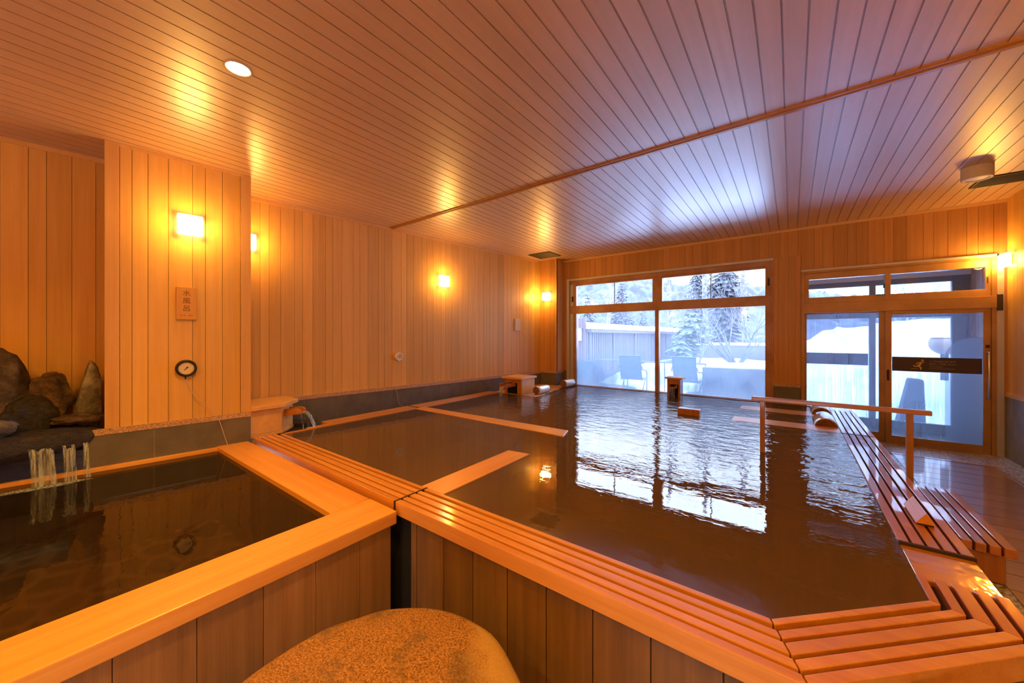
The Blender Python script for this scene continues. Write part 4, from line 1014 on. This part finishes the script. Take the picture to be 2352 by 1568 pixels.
mb.add(vs[:6], [(0, 1, 2, 3, 4, 5)]); mb.add(vs[-6:], [(5, 4, 3, 2, 1, 0)])
mb.build('snow_cap', M['snow'], f)
f = T('slat_screen', 'tall reddish slatted screen at the left end of the fence', 'screen', (-5.7, 10.74, 0))
mb = MB(); x = -7.0
while x < -5.24: mb.box(x, x + .075, 10.70, 10.73, -.05, 2.07, random.uniform(.8, 1.15)); x += .09
mb.build('slat_panel', M['fence_red'], f)
MB().box(-5.275, -5.20, 10.68, 10.76, -.05, 2.09).build('post', M['fence_red'], f)
p = T('outdoor_lamp', 'slim white lamp box on the reddish slatted screen outside', 'wall lamp', (-5.36, 10.69, 1.35))
MB().box(-5.41, -5.32, 10.60, 10.69, 1.36, 1.74).build('shade', M['white_p'], p, bevel=.005)
MB().box(-5.43, -5.27, 10.60, 10.70, 1.75, 1.775).build('hood', M['lowwall'], p)
# terrace rail, low walls
f = T('terrace_rail', 'thin low rail crossing the terrace behind the two chairs', 'rail', (-3.2, 10.3, 0))
MB().tube([(-4.75, 10.3, .80), (-1.7, 10.3, .80)], .018, 8).build('top_bar', M['tube'], f)
for x in (-4.72, -3.7, -2.7, -1.72): MB().tube([(x, 10.3, -.06), (x, 10.3, .80)], .014, 8).build('post', M['tube'], f)
tag(MB().box(-1.75, -.33, 10.05, 10.30, -.06, .74).build('garden_wall', M['lowwall'], bevel=.01), 'low grey wall edging the terrace outside the picture window', 'wall')
f = T('boundary_wall', 'distant brownish garden wall with a thin cap of snow', 'wall', (0, 23.5, 0))
MB().box(-5.0, 2.2, 23.45, 23.65, -.1, 1.0).build('wall_body', M['lowwall_b'], f)
MB().box(-5.0, 2.2, 23.38, 23.72, 1.0, 1.14).build('snow_cap', M['snow'], f, bevel=.04)

# teal mesh chairs
def chair(label, x, y, rz, zt=1.0):
    t = T('terrace_chair', label, 'chair', (x, y, -.05), rz, 'teal chairs on the terrace')
    w2 = .25
    def strip(path, nm):
        vs = []
        for px, pz in path: vs += [(-w2, px, pz), (w2, px, pz), (-w2, px + .012, pz + .004), (w2, px + .012, pz + .004)]
        fs = []
        for i in range(len(path) - 1):
            o = i * 4; fs += [(o, o + 1, o + 5, o + 4), (o + 2, o + 6, o + 7, o + 3), (o, o + 4, o + 6, o + 2), (o + 1, o + 3, o + 7, o + 5)]
        MB().add(vs, fs, 1.0, False).build(nm, M['teal'], t, local=True)
    strip([(.20, .42), (.10, .62), (.02, .82), (-.02, zt + .05)], 'backrest'); strip([(.20, .42), (.42, .40), (.66, .43)], 'seat')
    for sx in (-1, 1):
        MB().tube([(sx * (w2 + .012), -.02, zt + .05), (sx * (w2 + .012), .02, .82), (sx * (w2 + .012), .10, .62), (sx * (w2 + .012), .20, .42), (sx * (w2 + .012), .66, .43)], .013, 8).build('side_frame', M['tube'], t, local=True)
        MB().tube([(sx * (w2 + .03), .03, .80), (sx * (w2 + .05), .05, .70), (sx * (w2 + .05), .56, .64), (sx * (w2 + .05), .62, .58), (sx * (w2 + .05), .62, 0)], .013, 8).build('armrest', M['tube'], t, local=True)
        MB().tube([(sx * (w2 + .02), .60, .42), (sx * (w2 + .02), .02, 0)], .012, 8).build('leg', M['tube'], t, local=True)
    MB().tube([(-w2 - .01, -.02, zt + .05), (w2 + .01, -.02, zt + .05)], .013, 8).build('top_bar', M['tube'], t, local=True)
chair('teal terrace chair outside, left of the window mullion', -3.30, 9.35, .12)
chair('teal terrace chair outside, right of the window mullion', -2.06, 9.55, -.05)
chair('teal terrace chair outside, half seen at the left window edge', -4.33, 8.85, .3, zt=.85)

# trees
def branch(mb, p, d, ln, r, depth, rnd, spread=.55, up=.12, segs=4, nmin=2, nmax=3):
    pts = [p]; rad = [r]; q = Vector(p); dd = Vector(d).normalized()
    for i in range(segs):
        dd = (dd + Vector((rnd.uniform(-1, 1), rnd.uniform(-1, 1), rnd.uniform(-.6, 1) + up)) * .14).normalized()
        q = q + dd * (ln / segs); pts.append(q.copy()); rad.append(r * (1 - .55 * (i + 1) / segs))
    mb.tube(pts, r, 5 if depth > 1 else 4, radii=rad, caps=False)
    if depth <= 0: return
    for k in range(rnd.randint(nmin, nmax)):
        i = rnd.randint(max(1, segs // 2), segs)
        nd = (dd + Vector((rnd.uniform(-1, 1), rnd.uniform(-1, 1), rnd.uniform(-.3, .9))) * spread).normalized()
        branch(mb, pts[i], nd, ln * rnd.uniform(.62, .85), max(rad[i] * .75, .006), depth - 1, rnd, spread, up, segs, nmin, nmax)
def bare(label, x, y, h, r, seed, stems=1, mat='bark', depth=4, lean=.1, spread=.55):
    rnd = random.Random(seed); mb = MB(); z = snowz(x, y) - .1
    for k in range(stems):
        a = rnd.uniform(0, 2 * PI); ln = h * .34
        branch(mb, Vector((x + .1 * math.cos(a), y + .1 * math.sin(a), z)), Vector((lean * math.cos(a) * (1 + k * .3), lean * math.sin(a), 1)), ln, r * rnd.uniform(.8, 1), depth, rnd, spread)
    return tag(mb.build('bare_tree', M[mat]), label, 'tree', 'trees beyond the terrace')
def at_px(px, Y):
    r = (px - 1176) / 846; return ((r * .7966 - .6045) * Y, (r * .6045 + .7966) * Y)
def bt(label, px, Y, *a, **k): x, y = at_px(px, Y); return bare(label, x, y, *a, **k)
bt('leafless pale birch rising behind the snowy fence', 1392, 30, 8.5, .10, 11, mat='bark_w', depth=5, lean=.05, spread=.45)
bt('leafless tree with slanting trunk just right of the mullion', 1545, 19, 4.4, .075, 4, lean=.18, depth=4)
bt('many stemmed leafless tree, broad crown at the right of the window', 1692, 17.5, 5.2, .07, 23, stems=7, depth=5, lean=.45, spread=.6)
bt('slender leafless tree behind the right chair', 1598, 16, 3.6, .045, 31, stems=2, depth=4, lean=.25)
bt('leafless tree at the right edge of the picture window', 1735, 21, 6.2, .07, 41, stems=2, depth=5, lean=.2)
bt('frosted leafless thicket seen over the fence', 1440, 34, 6.0, .06, 51, stems=5, depth=5, lean=.5)
bt('frosted leafless tree between fence and mullion', 1490, 33, 5.2, .06, 57, stems=4, depth=5, lean=.4)
bt('snowy leafless bush seen through the upper glass of the door', 2075, 16, 4.6, .05, 63, stems=4, mat='bark_w', depth=4, lean=.5)
bt('snowy leafless tree behind the outer door post', 2030, 22, 6.4, .06, 67, stems=3, mat='bark_w', depth=4, lean=.4)
def trunk(label, px, Y, h, r, mat='bark'):
    x, y = at_px(px, Y); rnd = random.Random(int(px)); mb = MB(); z = snowz(x, y) - .1
    mb.tube([(x + .06 * math.sin(k * 1.3), y, z + h * k / 8) for k in range(9)], r, 10, r2=r * .6)
    for k in range(14):
        a = rnd.uniform(0, 2 * PI); zz = z + h * rnd.uniform(.45, .98)
        branch(mb, Vector((x, y, zz)), Vector((math.cos(a), math.sin(a), rnd.uniform(-.2, .4))), rnd.uniform(.5, 1.3), .025, 2, rnd)
    return tag(mb.build('tall_tree', M[mat]), label, 'tree', 'trees beyond the terrace')
trunk('tall straight trunk in the upper right pane next to the mullion', 1539, 24, 9.5, .17)
trunk('tall reddish trunk in the middle of the upper right pane', 1620, 22, 9.5, .15)
trunk('tall trunk toward the right of the upper right pane', 1708, 23, 9.5, .16)
def conifer(label, px, Y, h, rad, seed, mat='needle', z0=None, layers=16, per=13, cone=1.0, tr=.10, base=.12):
    x, y = at_px(px, Y); rnd = random.Random(seed); z = snowz(x, y) - .1 if z0 is None else z0
    t = T('conifer', label, 'tree', (x, y, z), group='trees beyond the terrace')
    MB().tube([(0, 0, 0), (0, 0, h * .5), (0, 0, h * .97)], tr, 8, radii=[tr, tr * .6, .01]).build('trunk', M['bark'], t, local=True)
    mb = MB()
    for j in range(layers):
        f_ = j / (layers - 1); zz = h * (base + (1 - base) * f_); R = rad * ((1 - f_) ** .85 * cone + (1 - cone) * math.sin(PI * min(1, f_ * .9 + .1))) + .06
        for k in range(per):
            a = 2 * PI * (k + rnd.random()) / per; rr = R * rnd.uniform(.65, 1.08); dr = -.28 * rr + rnd.uniform(-.08, .05)
            d = Vector((math.cos(a), math.sin(a), 0)); s = Vector((-math.sin(a), math.cos(a), 0))
            for q in range(5):
                b = d * (rr * (.25 + .17 * q)) + Vector((0, 0, zz + dr * (.2 + .2 * q)))
                e = b + d * (rr * .25) + Vector((0, 0, -.05 * rr - .02)); wd = rr * .16 * (1.15 - .15 * q)
                for sg in (-1, 1):
                    tip = b + s * (sg * wd * 1.6) + d * (wd * .9) + Vector((rnd.uniform(-.03, .03), rnd.uniform(-.03, .03), -.06 * rr + rnd.uniform(-.04, .04)))
                    mb.add([b, e, tip, b + Vector((0, 0, .05 * rr))], [(0, 1, 2), (0, 2, 3), (1, 3, 2)])
    mb.build('needles', M[mat], t, local=True)
    return t
conifer('dark pointed conifer seen in the upper left pane', 1428, 40, 7.6, 1.9, 5, layers=26, per=16)
conifer('smaller conifer behind the fence near the left mullion', 1475, 44, 5.0, 1.5, 6)
conifer('narrow dark cypress like tree in the upper right pane', 1603, 26, 8.5, .9, 7, cone=.5, layers=30, per=17)
conifer('broad frosted evergreen behind the many stemmed tree', 1665, 28, 8.8, 1.7, 8, cone=.5, layers=30, per=17)
conifer('low frosted conifer on the hillside at the left pane edge', 1350, 46, 7.0, 2.0, 9)
conifer('green garden pine over the end of the fence', 1590, 17.5, 2.6, 1.0, 10, mat='pine', cone=.35, layers=9, per=16, base=.35)
conifer('low green pine bush in front of the fence end', 1568, 17.0, 1.25, .85, 12, mat='pine', cone=.3, layers=6, per=15, base=.3)

# ------------------------------------------------------------------ glazed porch outside the door
PV = 8.5
d2 = T('door_2', None, None, (1.1, PV, 0), kind='structure')
mb = MB(.0006)
mb.box(.06, 2.10, PV - .04, PV + .05, 0, .14); mb.box(.06, 2.10, PV - .04, PV + .05, 1.80, 1.945); mb.box(1.03, 1.105, PV - .05, PV + .05, 0, 2.35); mb.box(1.935, 2.035, PV - .05, PV + .05, 0, 2.62); mb.box(2.035, 2.125, PV - .03, PV + .04, 0, 2.62)
mb.box(.06, .12, PV - .04, PV + .05, 0, 2.62); mb.box(.06, 2.10, PV - .05, PV + .05, 2.335, 2.42)
mb.build('frame', M['outframe'], d2, bevel=.004)
MB().box(.0, 2.2, PV - .06, PV + .08, 2.42, 2.75).build('head_beam', M['porchbeam'], d2)
MB().box(.11, 1.04, PV - .002, PV + .002, .13, 1.81).build('pane', M['pane_out'], d2); MB().box(1.095, 1.945, PV - .002, PV + .002, .13, 1.81).build('pane', M['pane_out'], d2)
MB().box(.11, 1.04, PV - .002, PV + .002, 1.94, 2.34).build('pane', M['pane_up'], d2); MB().box(1.095, 1.945, PV - .002, PV + .002, 1.94, 2.34).build('pane', M['pane_out'], d2)
st2 = MB().box(.13, 1.02, PV - .008, PV - .004, 1.012, 1.21).build('warning_strip', M['sticker_b'], d2)
mb = MB()
for a, b, ww in man: mb.bar((.55 + a[0] * .115, PV - .0095, 1.045 + a[1] * .115), (.55 + b[0] * .115, PV - .0095, 1.045 + b[1] * .115), ww * .115, .0006, up=(0, -1, 0))
mb.build('slipping_man_mark', M['print'], st2)
mb = MB(); v = 7.56
while v < 8.46: mb.box(2.115, 2.14, v, min(v + .115, 8.46), 0, 2.75, random.uniform(.9, 1.08)); v += .12
mb.box(2.13, 2.2, 7.55, 8.5, 0, 2.75, .6); S('wall_porch_right', mb, M['porchwood'])
S('wall_porch_left', MB().box(.02, .06, 7.56, 8.46, 0, 2.75), M['porchwood'])
S('ceiling_porch', MB().box(0, 2.2, 7.56, 8.6, 2.72, 2.80), M['porchbeam'])
S('floor_porch', MB().box(.06, 2.13, 7.56, 8.6, -.05, .0), M['terrace'])
x, y = 2.075, 9.45
t = T('ball_ornament', 'round tan ball with a snow cap on the snow bank outside the door', 'ornament', (x, y, 1.10))
MB().lathe([(.185 * math.sin(PI * k / 18) + .0005, -.185 * math.cos(PI * k / 18)) for k in range(19)], (x, y, 1.375), 'z', 32).build('ball', M['ball'], t)
mb = MB().lathe([(.197 * math.sin(PI * k / 18) + .0005, -.197 * math.cos(PI * k / 18)) for k in range(12, 19)], (x - .01, y, 1.378), 'z', 32); mb.build('snow_cap', M['snow'], t)
MB().tube([(x, y, .75), (x, y, 1.2)], .05, 10).build('stand', M['bark'], t)
x, y = 1.62, 9.02
mb = MB(); mb.add([(x - .19, y - .12, 0), (x + .14, y - .12, 0), (x + .14, y + .18, 0), (x - .19, y + .18, 0), (x - .05, y - .06, .80), (x + .13, y - .06, .78), (x + .13, y + .12, .78), (x - .05, y + .12, .80)],
       [(0, 3, 2, 1), (4, 5, 6, 7), (0, 1, 5, 4), (1, 2, 6, 5), (2, 3, 7, 6), (3, 0, 4, 7)])
tag(mb.build('covered_stool', M['darkgrey'], bevel=.03), 'dark grey tapered shape standing in snow behind the glass door', 'covered stool')

# ------------------------------------------------------------------ light
def light(name, kind, loc, energy, color, rot=None, **k):
    l = bpy.data.lights.new(name, kind); l.energy = energy; l.color = color
    for a, b in k.items(): setattr(l, a, b)
    o = bpy.data.objects.new(name, l); COL.objects.link(o); o.location = loc
    if rot: o.rotation_euler = rot
    return o
# the ceiling's downlights (one is in view, the others are above and behind the viewpoint)
for x, y in ((-2.799, .812), (-2.8, -1.2), (-.9, .2), (1.2, -.6), (-.9, -1.9)):
    light('downlight_beam', 'SPOT', (x, y, H - .03), 160, WARM, spot_size=2.5, spot_blend=.8, shadow_soft_size=.07)
# warm fill points added outside the view, off the right and back walls
for x, y, z, e in ((1.95, 2.6, 2.45, 29), (1.95, -.6, 2.45, 29), (-1.5, -2.5, 2.45, 29), (-4.2, -2.4, 2.45, 29)):
    light('unseen_fill_point', 'POINT', (x, y, z), e, WARM, shadow_soft_size=.08)

wd = bpy.data.worlds.new('overcast'); SC.world = wd; wd.use_nodes = True
nt = wd.node_tree; nt.nodes.clear()
out = nt.nodes.new('ShaderNodeOutputWorld'); bg = N(nt, 'ShaderNodeBackground', in_Strength=10.0)
tcw = N(nt, 'ShaderNodeTexCoord'); sp = N(nt, 'ShaderNodeSeparateXYZ'); L(nt, tcw.outputs['Generated'], sp.inputs[0])
r = N(nt, 'ShaderNodeMapRange', in_1=0.0, in_2=.7); L(nt, sp.outputs['Z'], r.inputs[0])
mx = N(nt, 'ShaderNodeMix', data_type='RGBA'); mx.inputs[6].default_value = rgb((.82, .89, 1.0)); mx.inputs[7].default_value = rgb((.58, .72, 1.0)); L(nt, r.outputs[0], mx.inputs[0])
zr = N(nt, 'ShaderNodeMapRange', in_1=.30, in_2=.85, in_3=1.0, in_4=2.8, interpolation_type='SMOOTHSTEP'); L(nt, sp.outputs['Z'], zr.inputs[0])   # overcast sky: the zenith is about three times the horizon
zs = N(nt, 'ShaderNodeVectorMath', operation='SCALE'); L(nt, mx.outputs[2], zs.inputs[0]); L(nt, zr.outputs[0], zs.inputs['Scale'])
L(nt, zs.outputs[0], bg.inputs['Color']); L(nt, bg.outputs[0], out.inputs[0])
# sampling portals in the two window openings
for (x, z, sx, sz) in ((-2.1, 1.55, 3.6, 2.3), (1.08, 1.25, 1.85, 2.4)):
    l = light('daylight_portal', 'AREA', (x, V0 + .25, z), 1.0, (1, 1, 1), rot=(-PI / 2, 0, 0), shape='RECTANGLE', size=sx, size_y=sz)
    l.data.cycles.is_portal = True

# ------------------------------------------------------------------ camera and view
cam = bpy.data.cameras.new('camera'); cam.sensor_width = 36; cam.lens = 846 / 2352 * 36; cam.shift_y = -12 / 2352; cam.clip_end = 300; cam.clip_start = .05
co = bpy.data.objects.new('camera', cam); COL.objects.link(co); co.location = (0, 0, 1.5); co.rotation_euler = (PI / 2, 0, math.radians(37.194))
SC.camera = co
SC.view_settings.view_transform = 'Standard'; SC.view_settings.look = 'None'; SC.view_settings.gamma = 1.0; SC.view_settings.exposure = 0.0; SC.view_settings.use_curve_mapping = False
SC.cycles.use_denoising = True
SC.cycles.sample_clamp_indirect = 8.0
SC.cycles.max_bounces = 10; SC.cycles.diffuse_bounces = 5; SC.cycles.glossy_bounces = 4; SC.cycles.transparent_max_bounces = 16; SC.cycles.transmission_bounces = 4
SC.cycles.caustics_reflective = True; SC.cycles.caustics_refractive = False
